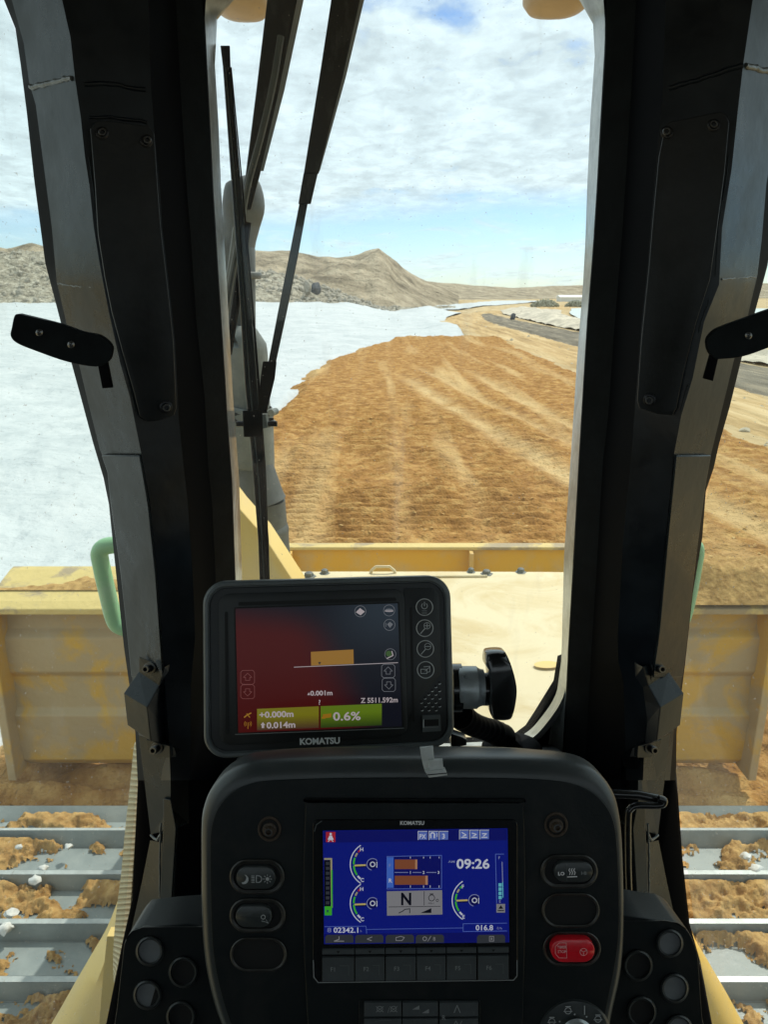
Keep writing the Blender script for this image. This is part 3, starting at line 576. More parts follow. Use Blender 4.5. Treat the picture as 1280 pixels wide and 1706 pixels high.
def pillar(C, side, label):
    ysl = sorted(set([q[0] for k in C for q in C[k]])); ysl = [y for i, y in enumerate(ysl)]
    ro = thing_part('pillar', label)
    rows = {k: [PY(contour(C, k, y), y, DY[k]) for y in ysl] for k in 'ABCDETF'}
    bA = [p + Vector((0, .045, 0)) for p in rows['A']]; bF = [p + Vector((0, .006, 0)) for p in rows['F']]
    def strip(mb, a, b, m):
        n = len(a); mb.add(a + b, [(i, i + 1, n + i + 1, n + i) for i in range(n - 1)], m)
    mb = MB(); seq = [('B', 'C', 'pillar_face'), ('C', 'D', 'pillar_paint'), ('D', 'E', 'recess_black'), ('E', 'T', 'pillar_matte')]  # one post paint split by face: lit, dark and recess tones
    for a, b, m in seq: strip(mb, rows[a], rows[b], m)
    bB = [p + Vector((0, .05, 0)) for p in rows['B']]; bT = [p + Vector((.016 * side, .05, 0)) for p in rows['T']]
    strip(mb, rows['B'], bB, 'pillar_paint'); strip(mb, rows['T'], bT, 'rubber'); strip(mb, bT, bB, 'pillar_paint')
    o = mb.build('pillar', DZ, smooth=32, label=label); 
    bv = None
    mb = MB(); strip(mb, rows['A'], rows['B'], 'rubber'); strip(mb, rows['A'], bA, 'rubber'); strip(mb, bA, rows['B'], 'rubber'); mb.build('seal', o, smooth=50)
    mb = MB(); fr = [p + Vector((-.006 * side * 0, -.004, 0)) for p in rows['F']]
    ysl_ = rows['T']; mid = [PY(contour(C, 'T', y) * .86 + contour(C, 'F', y) * .14, y, DY['T'] + .004) for y in ysl]
    strip(mb, rows['T'], mid, 'rubber'); strip(mb, mid, rows['F'], 'trim_gloss'); strip(mb, rows['F'], bF, 'trim_gloss'); mb.build('window_trim', o, smooth=30)
    return o
def thing_part(*a): return None
LP = pillar(CL, -1, 'left cab pillar with black cover plate'); RP = pillar(CR, 1, 'right cab pillar with black cover plate')

def bolt_at(parent, pl, x, y, r, m='bolt_black', off=.0, cross=False, name='bolt'):
    mb = MB(); u = (pl.at(x, y) - C0).length / FPX
    def rg(rr, o): return [pl.at(x, y, off) + (pl.at(x + rr * math.cos(t), y + rr * math.sin(t), off) - pl.at(x, y, off)) + pl.n * o for t in [2 * math.pi * k / 20 for k in range(20)]]
    if cross:
        mb.loft([rg(r, -.0005), rg(r, r * u * .25), rg(r * .7, r * u * .5), rg(r * .3, r * u * .56)], 'steel_bolt')
        for a in (20, 110):
            c_, s_ = math.cos(R(a)), math.sin(R(a)); o = r * u * .6
            mb.add([pl.at(x + c_ * r * .55 * p_ - s_ * r * .12 * q_, y + s_ * r * .55 * p_ + c_ * r * .12 * q_, off) + pl.n * o for p_, q_ in ((-1, -1), (1, -1), (1, 1), (-1, 1))], [(0, 1, 2, 3)], 'groove')
    else:
        mb.loft([rg(r * 1.55, -.0005), rg(r * 1.55, r * u * .25), rg(r * 1.35, r * u * .35), rg(r, r * u * .36)], m, cap=True)
        mb.loft([rg(r, r * u * .3), rg(r, r * u * 1.2), rg(r * .85, r * u * 1.4), rg(r * .55, r * u * 1.4), rg(r * .5, r * u * .7)], m)
        # bright worn rim round the hexagon socket
        p1 = rg(r * .86, r * u * 1.405); p2 = rg(r * .56, r * u * 1.405); mb.add(p1 + p2, [(i, (i + 1) % 20, 20 + (i + 1) % 20, 20 + i) for i in range(20)], 'steel_bolt' if m != 'bolt_black' else 'ring_dirty')
    return mb.build(name, parent, smooth=40)
def face_plane(C, a, b, y0, y1):
    return plane3(PY(contour(C, a, y0), y0, DY[a]), PY(contour(C, b, y0), y0, DY[b]), PY((contour(C, a, y1) + contour(C, b, y1)) / 2, y1, (DY[a] + DY[b]) / 2))
# cover plates on the dark faces
plL = face_plane(CL, 'C', 'D', 210, 690); plR = face_plane(CR, 'C', 'D', 210, 690)
ptsL = [(150, 214), (158, 203), (170, 200), (246, 209), (257, 222), (262, 300), (268, 380), (279, 474), (289, 567), (294, 680), (290, 692), (268, 700), (246, 703), (233, 694), (222, 650), (205, 590), (186, 520), (174, 460), (163, 390), (158, 310)]
o = MB().slab(plL, ptsL, -.014, .010, 'cover_paint', bev=3).build('cover_plate', LP, smooth=30)
ptsR = [(1108, 214), (1116, 203), (1200, 186), (1211, 190), (1216, 204), (1208, 290), (1196, 380), (1184, 466), (1160, 540), (1140, 620), (1128, 680), (1122, 692), (1096, 690), (1066, 680), (1062, 668), (1069, 567), (1082, 442), (1087, 380), (1098, 262)]
MB().slab(plR, ptsR, -.014, .010, 'cover_paint', bev=3).build('cover_plate', RP, smooth=30)
for x, y in ((170, 222), (244, 235), (276, 678)): bolt_at(LP, plL, x, y, 7, off=.010)
for x, y in ((1112, 221), (1190, 209), (1083, 666)): bolt_at(RP, plR, x, y, 7, off=.010)
# weld beads across the joints
def bead(parent, pl_pts, r, m='weld'):
    pts = []
    for i in range(len(pl_pts) - 1):
        a, b = pl_pts[i], pl_pts[i + 1]; n = max(3, int((b - a).length / .005))
        for k in range(n): pts.append(a.lerp(b, k / n) + Vector((random.gauss(0, .0002), random.gauss(0, .0002), random.gauss(0, .0004))))
    mb = MB(); mb.tube(pts, [r * random.uniform(.8, 1.15) for _ in pts], m, 8); return mb.build('weld_bead', parent, smooth=60)
fL = face_plane(CL, 'B', 'C', 100, 500); fR = face_plane(CR, 'B', 'C', 100, 500)
def PYc(C, a, b, t, y): return PY(contour(C, a, y) * (1 - t) + contour(C, b, y) * t, y, DY[a] * (1 - t) + DY[b] * t)
bead(LP, [PYc(CL, 'B', 'C', .0, 146), PYc(CL, 'B', 'C', .5, 138), PYc(CL, 'B', 'C', 1, 128)], .0026)
bead(LP, [PYc(CL, 'C', 'D', .12, 140), PYc(CL, 'C', 'D', .5, 140), PYc(CL, 'C', 'D', 1, 152)], .0022, 'pillar_paint')
bead(LP, [PYc(CL, 'C', 'D', .12, 196), PYc(CL, 'C', 'D', .5, 196), PYc(CL, 'C', 'D', .98, 205)], .0018, 'pillar_paint')
bead(RP, [PYc(CR, 'B', 'C', .0, 124), PYc(CR, 'B', 'C', .4, 120), PYc(CR, 'B', 'C', 1, 108)], .0028)
bead(RP, [PYc(CR, 'C', 'D', 0, 108), PYc(CR, 'C', 'D', .5, 130), PYc(CR, 'C', 'D', 1, 150)], .0022, 'pillar_paint')
bead(LP, [PYc(CL, 'B', 'C', .02, 473), PYc(CL, 'B', 'C', .5, 478), PYc(CL, 'B', 'C', .8, 480)], .0008)
bead(RP, [PYc(CR, 'B', 'C', .02, 462), PYc(CR, 'B', 'C', .5, 463), PYc(CR, 'B', 'C', 1, 466)], .0010)
# stitched sealant along the ridge between the faces
for C, P_ in ((CL, LP), (CR, RP)):
    for y0, y1 in ((262, 340), (352, 470), (500, 560), (640, 690)):
        bead(P_, [PYc(C, 'C', 'D', .06, y) + Vector((0, -.001, 0)) for y in np.linspace(y0, y1, 5)], .0007, 'pillar_face')
# lower overlapping sheet on the lit face
for C, P_, s_ in ((CL, LP, -1), (CR, RP, 1)):
    rows_a = [PYc(C, 'B', 'C', .10 if s_ < 0 else .12, y) + Vector((s_ * .003, -.0055, 0)) for y in np.linspace(757, 1125, 14)]
    rows_b = [PYc(C, 'B', 'C', 1.0, y) + Vector((-s_ * .000, -.0065, 0)) for y in np.linspace(757, 1125, 14)]
    rings = [[a, b, b + Vector((0, .006, 0)), a + Vector((0, .006, 0))] for a, b in zip(rows_a, rows_b)]
    MB().loft(rings, 'pillar_face').build('overlap_sheet', P_, bevel=.0012, smooth=30)

# bump-out brackets low on each pillar
def bracket(mir, P_):
    X = (lambda x: x) if not mir else (lambda x: 1346 - x)
    D0 = .775
    q = lambda x, y, Y: PY(X(x), y, Y)
    mb = MB()
    # points: near ridge (in front) and outer cap
    a = q(231, 1094, .80); b = q(273, 1111, .770); c = q(264, 1142, .772); d = q(231, 1119, .80)
    e = q(206, 1155, .785); f = q(244, 1178, .752); g = q(250, 1234, .752); h = q(212, 1208, .785)
    i_ = q(283, 1243, .765); j = q(295, 1098, .80); k = q(303, 1150, .82); l = q(312, 1260, .83); m_ = q(284, 1250, .765); n_ = q(284, 1262, .765)
    V = [a, b, c, d, e, f, g, h, i_, j, k, l, n_]
    F = [(0, 1, 2, 3), (3, 2, 5, 4), (4, 5, 6, 7), (1, 9, 10, 2), (2, 10, 5), (5, 10, 11, 6), (6, 11, 12, 8)]
    mb.add(V, F[:3], 'pillar_face'); mb.add(V, F[3:], 'pillar_paint'); o = mb.build('bracket', P_, smooth=0)
    so = o.modifiers.new('thick', 'SOLIDIFY'); so.thickness = .0012; so.offset = -1
    bv = o.modifiers.new('bevel', 'BEVEL'); bv.width = .0012; bv.segments = 2; bv.limit_method = 'ANGLE'
    p1 = plane3(a, b, c); bolt_at(o, p1, X(250), 1113, 6.5, off=.0045)
    MB().slab(plane3(q(231, 1225, .80), q(284, 1245, .768), q(240, 1290, .80)), [(X(x), y) for x, y in ((243, 1232), (252, 1235), (282, 1243), (283, 1262), (262, 1262), (248, 1250))], -.002, .003, 'pillar_face').build('lower_tab', o)
    bolt_at(o, plane3(q(231, 1225, .80), q(284, 1245, .768), q(240, 1290, .80)), X(262), 1246, 6.5, off=.003)
bracket(False, LP); bracket(True, RP)

# foot of the pillars
def foot(mir, P_):
    X = (lambda x: x) if not mir else (lambda x: 1348 - x)
    q = lambda x, y, Y: PY(X(x), y, Y)
    mb = MB(); mb.add([q(231, 1225, .805), q(284, 1240, .772), q(284, 1345, .80), q(270, 1385, .82), q(251, 1391, .84)], [(0, 1, 2, 3, 4)], 'pillar_face')
    mb.add([q(284, 1240, .772), q(312, 1255, .80), q(315, 1372, .84), q(296, 1378, .85), q(284, 1345, .80)], [(0, 1, 2, 3, 4)], 'pillar_matte')
    o = mb.build('pillar_foot', P_, smooth=0)
    mb = MB(); mb.loft([[q(272, 1330, .80), q(284, 1332, .79), q(286, 1330, .82), q(275, 1328, .82)], [q(272, 1372, .795), q(293, 1380, .785), q(296, 1378, .82), q(275, 1370, .82)], [q(266, 1502, .80), q(286, 1496, .79), q(290, 1495, .82), q(268, 1500, .82)]], 'pillar_face'); mb.build('gusset', P_, smooth=30, bevel=.001)
    mb = MB(); mb.loft([[q(250, 1400, .84), q(270, 1404, .815), q(271, 1400, .85)], [q(236, 1470, .84), q(267, 1475, .812), q(268, 1470, .85)], [q(214, 1570, .84), q(262, 1575, .81), q(263, 1570, .85)]], 'pillar_face'); mb.build('brace', P_, smooth=30)
    bead(P_, [q(268, 1372, .803), q(266, 1420, .803), q(266, 1500, .803)], .0014); bead(P_, [q(251, 1392, .835), q(262, 1400, .82), q(270, 1385, .81)], .0018); bead(P_, [q(296, 1378, .81), q(306, 1372, .83), q(316, 1366, .84)], .0012, 'pillar_face')
foot(False, LP); foot(True, RP)
# lower front wall of the cab round the windscreen
pw = Plane((0, 1.004, 0), (0, -1, 0))
wall_pts = [(400, 1085), (404, 1140), (409, 1170), (420, 1205), (445, 1238), (500, 1249), (850, 1246), (858, 1244), (882, 1226), (899, 1200), (930, 1150), (937, 1108), (960, 1100), (1065, 1100), (1105, 1200), (1128, 1290), (1138, 1431), (1150, 1540), (1168, 1603), (1190, 1720), (1240, 1900), (110, 1900), (176, 1720), (203, 1571), (220, 1480), (230, 1274), (300, 1100), (340, 1085)]
MB().slab(pw, wall_pts, -.03, 0, 'recess_black').build('front_wall', DZ, smooth=0)
# light sill frame round the lower right corner of the windscreen
sill = smooth_pts([(938, 1090), (937, 1106), (926, 1158), (900, 1198), (878, 1220), (850, 1232), (800, 1236), (700, 1240), (500, 1244), (440, 1240), (415, 1215), (405, 1170), (402, 1100)], 5)
mb = MB(); rings = []
for i, (x, y) in enumerate(sill):
    x0, y0 = sill[max(0, i - 1)]; x1, y1 = sill[min(len(sill) - 1, i + 1)]; l = math.hypot(x1 - x0, y1 - y0); nx, ny = -(y1 - y0) / l, (x1 - x0) / l
    if nx * (x - 670) + ny * (y - 900) < 0: nx, ny = -nx, -ny
    rings.append([PY(x, y, 1.0), PY(x + nx * 13, y + ny * 13, .962), PY(x + nx * 22, y + ny * 22, .975), PY(x + nx * 22, y + ny * 22, 1.0)])
mb.loft(rings, 'trim_gloss')
mb.build('window_sill', DZ, smooth=40)
# black outer wedge beside the feet
for mir in (0, 1):
    X = (lambda x: x) if not mir else (lambda x: 1354 - x)
    pts = [(226, 1224), (232, 1228), (262, 1400), (262, 1500), (240, 1580), (205, 1706), (190, 1800), (150, 1800), (176, 1706), (203, 1571), (219, 1500), (230, 1274)]
    if mir: pts = [(1128, 1215), (1122, 1224), (1090, 1400), (1090, 1500), (1100, 1580), (1130, 1706), (1150, 1800), (1205, 1800), (1187, 1706), (1166, 1603), (1149, 1540), (1137, 1431), (1128, 1306)]
    MB().slab(Plane((0, .875, 0), (0, -1, 0)), pts, -.05, 0, 'rubber', bev=3).build('lower_seal', DZ)

# glass
def pane(name, pts, m, label=None):
    mb = MB(); mb.add(pts, [tuple(range(len(pts)))], m); return mb.build(name, DZ, smooth=0, label=label)
pane('windscreen', [PY(300, -360, 1.012), PY(1050, -360, 1.012), PY(1000, 1300, 1.012), PY(380, 1300, 1.012)], 'windshield_glass', 'dusty front windscreen')
for C_s, s_ in ((CL, -1), (CR, 1)):
    yl = list(range(-360, 1300, 60)) + [1300]; a = [PY(contour(C_s, 'A', y), y, .872) for y in yl]
    foot_x = [(203, 1571), (176, 1706), (120, 2000)] if s_ < 0 else [(1166, 1603), (1187, 1706), (1240, 2000)]
    a += [PY(x, y, .872) for x, y in foot_x]; b = [Vector((.90 * s_ + .03, .02, p.z)) for p in a]; n = len(a)
    mb = MB(); mb.add(a + b, [(i, i + 1, n + i + 1, n + i) for i in range(n - 1)], 'side_glass'); mb.build('side_window', DZ, smooth=60)
# roof, rear wall, door posts (outside the frame but shading the cab)
mb = MB(); mb.box((-.92, -1.05, 3.345), (.98, 1.38, 3.43), 'cab_lining'); mb.box((-.94, -1.07, 3.43), (1.0, 1.40, 3.50), 'yellow_paint'); mb.build('roof', DZ, bevel=.01)
mb = MB(); mb.box((-.92, -1.03, 1.3), (.98, -.97, 2.75), 'cab_lining')
for x in (-.92, .90): mb.box((x, -1.03, 2.55), (x + .08, -.95, 3.345), 'cab_lining')
mb.box((-.92, -1.03, 3.1), (.98, -.97, 3.345), 'cab_lining'); mb.build('rear_wall', DZ)
for s_ in (-1, 1):
    mb = MB(); x = .90 * s_ + .03; mb.box((x - .04, -.95, 1.3), (x + .04, .02, 2.0), 'cab_lining'); mb.box((x - .04, -.30, 2.0), (x + .04, .06, 3.345), 'cab_lining'); mb.box((x - .04, -.95, 2.0), (x + .04, -.3, 2.5), 'cab_lining'); mb.build('door', DZ)
MB().box((-.86, -.97, 1.26), (.92, 1.0, 1.30), 'cab_lining').build('cab_floor', DZ)

# roof work lamps seen at the top edge
def lamp(cx, cy, w, h):
    mb = MB(); prof = [(0, 0), (.5, .01), (.85, .06), (1, .2), (1, .7), (.9, .9), (.4, 1), (0, 1)]
    c = PY(cx, cy, 1.46); r = (PY(cx + w, cy, 1.46) - c).x; hh = (PY(cx, cy - h, 1.46) - c).z
    rings = [[c + Vector((r * a * math.copysign(abs(math.cos(t)) ** .7, math.cos(t)), .07 * a * math.sin(t), hh * b)) for t in [2 * math.pi * k / 28 for k in range(28)]] for a, b in prof[1:-1]]
    mb.loft(rings, 'lamp_tan'); return mb.build('work_lamp', DZ, smooth=50)
lamp(402, 23, 48, 95); lamp(928, 18, 56, 95)

# latch handles on the side windows
def latch(pts, stem, screws, P_, Y, mir):
    hp = Plane((0, Y, 0), (0.12 if not mir else -.12, -1, 0)); hp = Plane(PY(100 if not mir else 1240, 560, Y), (0.25 if not mir else -.25, -1, 0))
    o = MB().slab(hp, smooth_pts(pts, 4, True), -.016, 0, 'pillar_matte', bev=2).build('latch_handle', P_, smooth=30)
    MB().slab(hp, stem, -.012, -.002, 'rubber', bev=1).build('latch_stem', o)
    for x, y in screws: bolt_at(o, hp, x, y, 6, cross=True, name='screw', off=.001)
latch([(17, 560), (19, 545), (23, 527), (29, 523), (40, 525), (100, 540), (137, 553), (166, 559), (185, 575), (186, 590), (180, 603), (159, 611), (112, 603), (62, 586), (28, 572)], [(162, 605), (170, 647), (187, 646), (178, 600)], [(65, 554), (118, 574)], LP, .74, False)
latch([(1345, 500), (1300, 511), (1280, 517), (1247, 529), (1211, 542), (1192, 551), (1180, 566), (1182, 585), (1192, 597), (1206, 598), (1239, 594), (1280, 580), (1330, 560), (1350, 530)], [(1185, 592), (1174, 631), (1189, 635), (1199, 592)], [(1248, 559), (1310, 540)], RP, .74, True)

# bent rods right of the console
mb = MB(); u = .72 / FPX
mb.tube([PD(1020, 1322, .74), PD(1062, 1324, .74), PD(1100, 1332, .74)], [.0045, .0045, .0045], 'gloss_black')
mb.tube([PD(x, y, .73) for x, y in smooth_pts([(1098, 1330), (1107, 1333), (1105, 1340), (1092, 1342), (1062, 1342), (1051, 1348), (1047, 1362), (1047, 1440), (1048, 1500), (1040, 1530)], 5)], .0034, 'gloss_black', 12)
mb.build('bent_rod', DZ)
# small hinges in the dark recess
for x0, y0, x1, y1, P_ in ((307, 1151, 317, 1184, LP), (309, 1190, 320, 1208, LP), (317, 1258, 328, 1295, LP), (1036, 1147, 1046, 1186, RP), (1043, 1185, 1050, 1202, RP), (1027, 1250, 1043, 1292, RP)):
    MB().slab(Plane((0, .90, 0), (0, -1, 0)), [(x0, y0), (x1, y0 + 2), (x1, y1), (x0, y1)], -.06, 0, 'pillar_matte', bev=1.5).build('hinge', P_)

# ---- engine hood
def hood():
    Yr, Yf = 1.10, 2.02; xs = np.linspace(-.56, .62, 40); ysh = np.linspace(Yr, 3.3, 60); X, Y = np.meshgrid(xs, ysh)
    w = np.clip((np.abs(X - .03) - .50) / .09, 0, 1); X = .03 + (X - .03) * np.clip(.62 + (Y - 1.1) * .55, 0, 1.0)
    Z = 2.085 - .01 * (X - .03) ** 2 - .07 * w ** 2 - .02 * np.clip((1.35 - Y) / .25, 0, 1)
    Z = Z - np.where(Y > Yf, (Y - Yf) * .55 + .02, 0) + .006 * np.exp(-((Y - 1.98) / .03) ** 2) + .003 * (fbm(X * 6, Y * 6, 4) - .5)
    mb = MB(); h, wd = X.shape
    mb.add([(a, b, c) for a, b, c in zip(X.ravel(), Y.ravel(), Z.ravel())], [(i * wd + j, i * wd + j + 1, (i + 1) * wd + j + 1, (i + 1) * wd + j) for i in range(h - 1) for j in range(wd - 1)], 'hood_paint')
    # sides
    for j in (0, wd - 1):
        a = [Vector((X[i, j], Y[i, j], Z[i, j])) for i in range(h)]; b = [Vector((v.x * .97, v.y, .9)) for v in a]
        mb.add(a + b, [(i, i + 1, h + i + 1, h + i) for i in range(h - 1)], 'yellow_paint')
    a = [Vector((X[-1, j], Y[-1, j], Z[-1, j])) for j in range(wd)]; b = [Vector((v.x, v.y, .8)) for v in a]; mb.add(a + b, [(i, i + 1, wd + i + 1, wd + i) for i in range(wd - 1)], 'yellow_paint')
    o = mb.build('hood', DZ, smooth=50, label='dust covered cream coloured engine hood')
    hp = Plane((0, 0, 2.087), (0, 0, 1))
    for x, y, r in ((515, 962, 10), (541, 957, 8), (785, 955, 7), (811, 958, 9), (868, 955, 8)):
        c = PZ(x, y, 2.085); u = .0016 * r; mb = MB()
        mb.loft([[c + Vector((a * u * math.cos(t), a * u * math.sin(t), z)) for t in [k * math.pi / 3 for k in range(6)]] for a, z in ((1.3, 0), (1.3, .004), (.8, .005), (.75, .014), (.5, .016))], 'stack_grey'); mb.build('hood_bolt', o)
    mb = MB(); c = [PZ(616, 957, 2.088), PZ(619, 957, 2.105), PZ(626, 957, 2.118), PZ(650, 957, 2.122), PZ(657, 957, 2.110), PZ(662, 957, 2.088)]
    c = [Vector((a.x, 1.985, z)) for a, z in zip(c, (2.08, 2.097, 2.108, 2.108, 2.097, 2.08))]
    mb.tube(c, .0045, 'hood_paint', 8); mb.build('lifting_eye', o)
    mb = MB()
    mb.flat(Plane((0, 0, 2.0895), (0, 0, 1)), circ(912, 1107, 22, 6, 20), 0, 'yellow_clean'); mb.build('worn_paint_patch', o)
    mb = MB(); mb.tube([PZ(520, 966, 2.09), PZ(600, 962, 2.09), PZ(700, 961, 2.09), PZ(812, 960, 2.09)], .004, 'hood_paint', 6); mb.build('cable', o)
hood()
# ---- yellow hood shoulder under the intake stack
mb = MB(); P1 = Plane((0, 1.62, 0), (0, -1, 0)); mb.slab(P1, [(340, 770), (398, 846), (440, 893), (500, 985), (520, 1060), (330, 1060)], -.10, 0, 'yellow_clean', bev=3); mb.build('hood_shoulder', DZ, bevel=.004)
# ---- air intake stack
def stack():
    def tub(lst, Y, m, seg=28):
        mb = MB(); pts = smooth_pts(lst, 4); path = [PY(x, y, Y) for x, y, r in pts]; rad = [r * (p - C0).dot(FW) / FPX for (x, y, r), p in zip(pts, path)]
        mb.tube(path, rad, m, seg); return mb
    o = tub([(402, 296, 12), (404, 305, 28), (406, 340, 35), (402, 372, 31), (395, 400, 31), (392, 430, 33), (392, 600, 34)], 2.0, 'stack_rubber').build('intake_stack', DZ, label='grey air intake stack')
    tub([(400, 452, 28), (400, 453, 34.6), (400, 462, 34.6), (400, 463, 28)], 1.99, 'stack_rubber').build('band', o)
    tub([(405, 573, 10), (405, 576, 33), (407, 582, 38), (408, 640, 40), (409, 676, 41)], 1.95, 'stack_grey').build('canister', o)
    tub([(411, 677, 39), (411, 680, 42), (412, 700, 43), (413, 766, 44), (413, 772, 43), (413, 775, 39)], 1.94, 'stack_grey').build('canister', o)
    tub([(420, 760, 30), (424, 790, 36), (428, 822, 43), (430, 834, 46), (431, 838, 46)], 1.93, 'stack_rubber').build('elbow', o)
    tub([(434, 835, 41), (436, 860, 41), (438, 884, 41), (439, 888, 43), (440, 896, 41), (444, 940, 41), (450, 1000, 42)], 1.93, 'stack_rubber').build('hose', o)
    for y in (690, 700):
        mb = MB(); mb.tube([PY(x, y + (x - 420) * .0, 1.88) for x in (392, 410, 430, 456)], .006, 'bolt_black', 8); mb.build('clamp', o)
    mb = MB()
    for x, y, r in ((455, 687, 6), (452, 706, 5), (440, 680, 5)):
        c = PY(x, y, 1.86); mb.tube([c + Vector((-.004, -.01, 0)), c + Vector((.004, .02, 0))], r * 1.8 / FPX, 'stack_grey', 10)
    mb.build('clamp_bolt', o)
    # braces beside the stack
    mb = MB(); mb.tube([PY(374, 520, 1.6), PY(388, 440, 1.6), PY(396, 380, 1.6)], .010, 'stack_grey', 8); mb.tube([PY(380, 590, 1.6), PY(402, 450, 1.6), PY(412, 370, 1.6)], .008, 'rubber', 8); mb.build('stay_rod', o)
stack()
# ---- wipers
def bar(mb, pts, Y, m, th=.008):
    """pts: (xl, xr, y)"""
    rings = []
    for xl, xr, y in pts: rings.append([PY(xl, y, Y), PY(xr, y, Y), PY(xr, y, Y + th), PY(xl, y, Y + th)])
    mb.loft(rings, m)
w1 = MB(); bar(w1, [(468, 520, -130), (445, 495, 0), (427, 465, 150), (409, 433, 292), (403, 425, 322), (398, 418, 350)], 1.075, 'wiper_black', .012)
o = w1.build('wiper_arm', DZ, bevel=.0015, label='wide wiper arm nearest the left pillar')
e = MB(); bar(e, [(520, 530, -130), (495, 506, 0), (465, 474, 150), (434, 439, 285)], 1.0755, 'wiper_edge', .014); e.build('bright_edge', o)
e = MB(); e.tube([PY(x, y, 1.066) for x, y in smooth_pts([(468, 60), (455, 140), (434, 230), (415, 300), (405, 350), (398, 400), (388, 450), (376, 520)], 4)], .0045, 'stack_grey', 8); e.build('washer_tube', o)
e = MB(); bar(e, [(411, 416, 300), (404, 409, 350), (392, 396, 420), (375, 378, 520)], 1.080, 'wiper_black', .006); e.build('arm_rod', o)
w2 = MB(); bar(w2, [(576, 620, -130), (552, 600, 0), (532, 571, 130), (506, 531, 290)], 1.06, 'wiper_black', .012)
o = w2.build('wiper_arm', DZ, bevel=.0015, label='wiper arm crossing the windscreen')
e = MB(); bar(e, [(620, 628, -130), (600, 607, 0), (571, 576, 130), (531, 533, 285)], 1.0605, 'wiper_edge', .014); e.build('bright_edge', o)
e = MB(); bar(e, [(506, 530, 288), (503, 526, 305), (497, 518, 340)], 1.058, 'wiper_black', .014); e.build('arm_socket', o, bevel=.001)
e = MB(); bar(e, [(499, 513, 338), (481, 496, 430), (463, 478, 520), (446, 459, 608)], 1.062, 'gloss_black', .006); e.build('arm_rod', o, bevel=.0008)
e = MB(); bar(e, [(438, 461, 602), (434, 458, 630), (431, 446, 680), (434, 442, 700)], 1.056, 'rubber', .014); e.build('arm_socket', o, bevel=.0012)
w3 = MB(); bar(w3, [(367, 383, 76), (371, 384, 110), (385, 401, 300), (398, 416, 480), (408, 428, 640), (419, 437, 760), (430, 448, 900), (434, 450, 1010)], 1.03, 'gloss_black', .010)
o = w3.build('wiper_blade', DZ, bevel=.001, label='long upright wiper blade by the left pillar')
e = MB(); bar(e, [(375, 377, 112), (390, 392, 300), (404, 406, 480), (415, 417, 640), (430, 432, 800), (441, 443, 1005)], 1.0272, 'stack_rubber', .003); e.build('blade_rib', o)
e = MB(); bar(e, [(384, 386, 112), (401.5, 404, 300), (416.5, 420, 480), (428.5, 433, 640), (437.5, 443, 780), (448.5, 451, 1005)], 1.029, 'rubber', .02); e.build('squeegee', o)
e = MB(); bar(e, [(404, 437, 684), (406, 438, 728)], 1.026, 'rubber', .012); e.build('blade_clip', o, bevel=.001)
e = MB(); e.tube([PY(394, 706, 1.035), PY(462, 706, 1.035)], .004, 'bolt_black', 8); e.tube([PY(437, 690, 1.035), PY(440, 712, 1.035)], .008, 'stack_grey', 8); e.build('pivot_pin', o)

# ---- blade
def blade():
    YB = 3.98; cx = 0.0; o = None; mb = MB(); x0, x1 = -2.27, 2.25
    # rear skin, tilted and ribbed
    prof = [(4.05, .02), (3.97, .10), (3.95, .42), (3.99, .45), (4.0, .66), (3.97, .70), (3.97, .92), (4.02, .96), (4.05, 1.10)]
    rings = [[Vector((x0, y, z)) for y, z in prof] + [Vector((x0, 4.26, 1.10)), Vector((x0, 4.13, .55)), Vector((x0, 4.18, .02))], [Vector((x1, y, z)) for y, z in prof] + [Vector((x1, 4.26, 1.10)), Vector((x1, 4.13, .55)), Vector((x1, 4.18, .02))]]
    mb.loft(rings, 'mud_yellow'); o = mb.build('blade', DZ, smooth=0, bevel=.008, label='wide yellow blade with muddy ribs')
    mb = MB(); mb.loft([[Vector((x, 3.90, 1.10)), Vector((x, 3.90, 1.135)), Vector((x, 3.96, 1.16)), Vector((x, 4.27, 1.235)), Vector((x, 4.32, 1.24)), Vector((x, 4.32, 1.10))] for x in (x0 - .02, x1 + .02)], 'blade_top'); mb.build('top_rail', o, smooth=0, bevel=.006)
    # raised guard in the middle
    a = PY(470, 917, 4.20); b = PY(1010, 905, 4.20)
    mb = MB(); mb.box((-1.15, 4.16, 1.22), (1.75, 4.19, 1.405), 'yellow_paint')
    mb.box((-1.15, 4.14, 1.405), (1.75, 4.22, 1.424), 'blade_top')
    for x in (-.56, .50): mb.box((x, 4.08, 1.20), (x + .022, 4.16, 1.404), 'yellow_paint')
    mb.build('spill_guard', o, bevel=.003)
    # end plates & push ribs
    for x in (x0, x1 - .05): MB().box((x, 3.86, .03), (x + .05, 4.30, 1.09), 'mud_yellow').build('end_plate', o, bevel=.006)
blade()
# soil heaped on the blade's top edge
def heap(name, x0, x1, y0, y1, z0, h, seed, label, n=70):
    xs = np.linspace(x0, x1, n); ysv = np.linspace(y0, y1, 34); X, Y = np.meshgrid(xs, ysv)
    u = (X - x0) / (x1 - x0); v = (Y - y0) / (y1 - y0); env = np.clip(np.sin(u * math.pi) * 1.6, 0, 1) * np.clip(np.sin(v * math.pi) * 1.4, 0, 1)
    T = env * (fbm(X * 2.2 + seed, Y * 2.2, 5, .6) * 1.8 - .5) * h; Z = z0 + T
    o = grid_obj(name, X, Y, Z, 'mud', keep=T > -.01); tag(o, label, 'soil', kind='stuff'); return o
heap('soil_heap', 1.5, 2.5, 3.88, 4.5, 1.17, .30, 3, 'dusty soil heaped on the right end of the blade')
heap('soil_heap', -2.3, -.9, 4.05, 4.36, 1.19, .07, 9, 'thin soil lying on the left end of the blade')

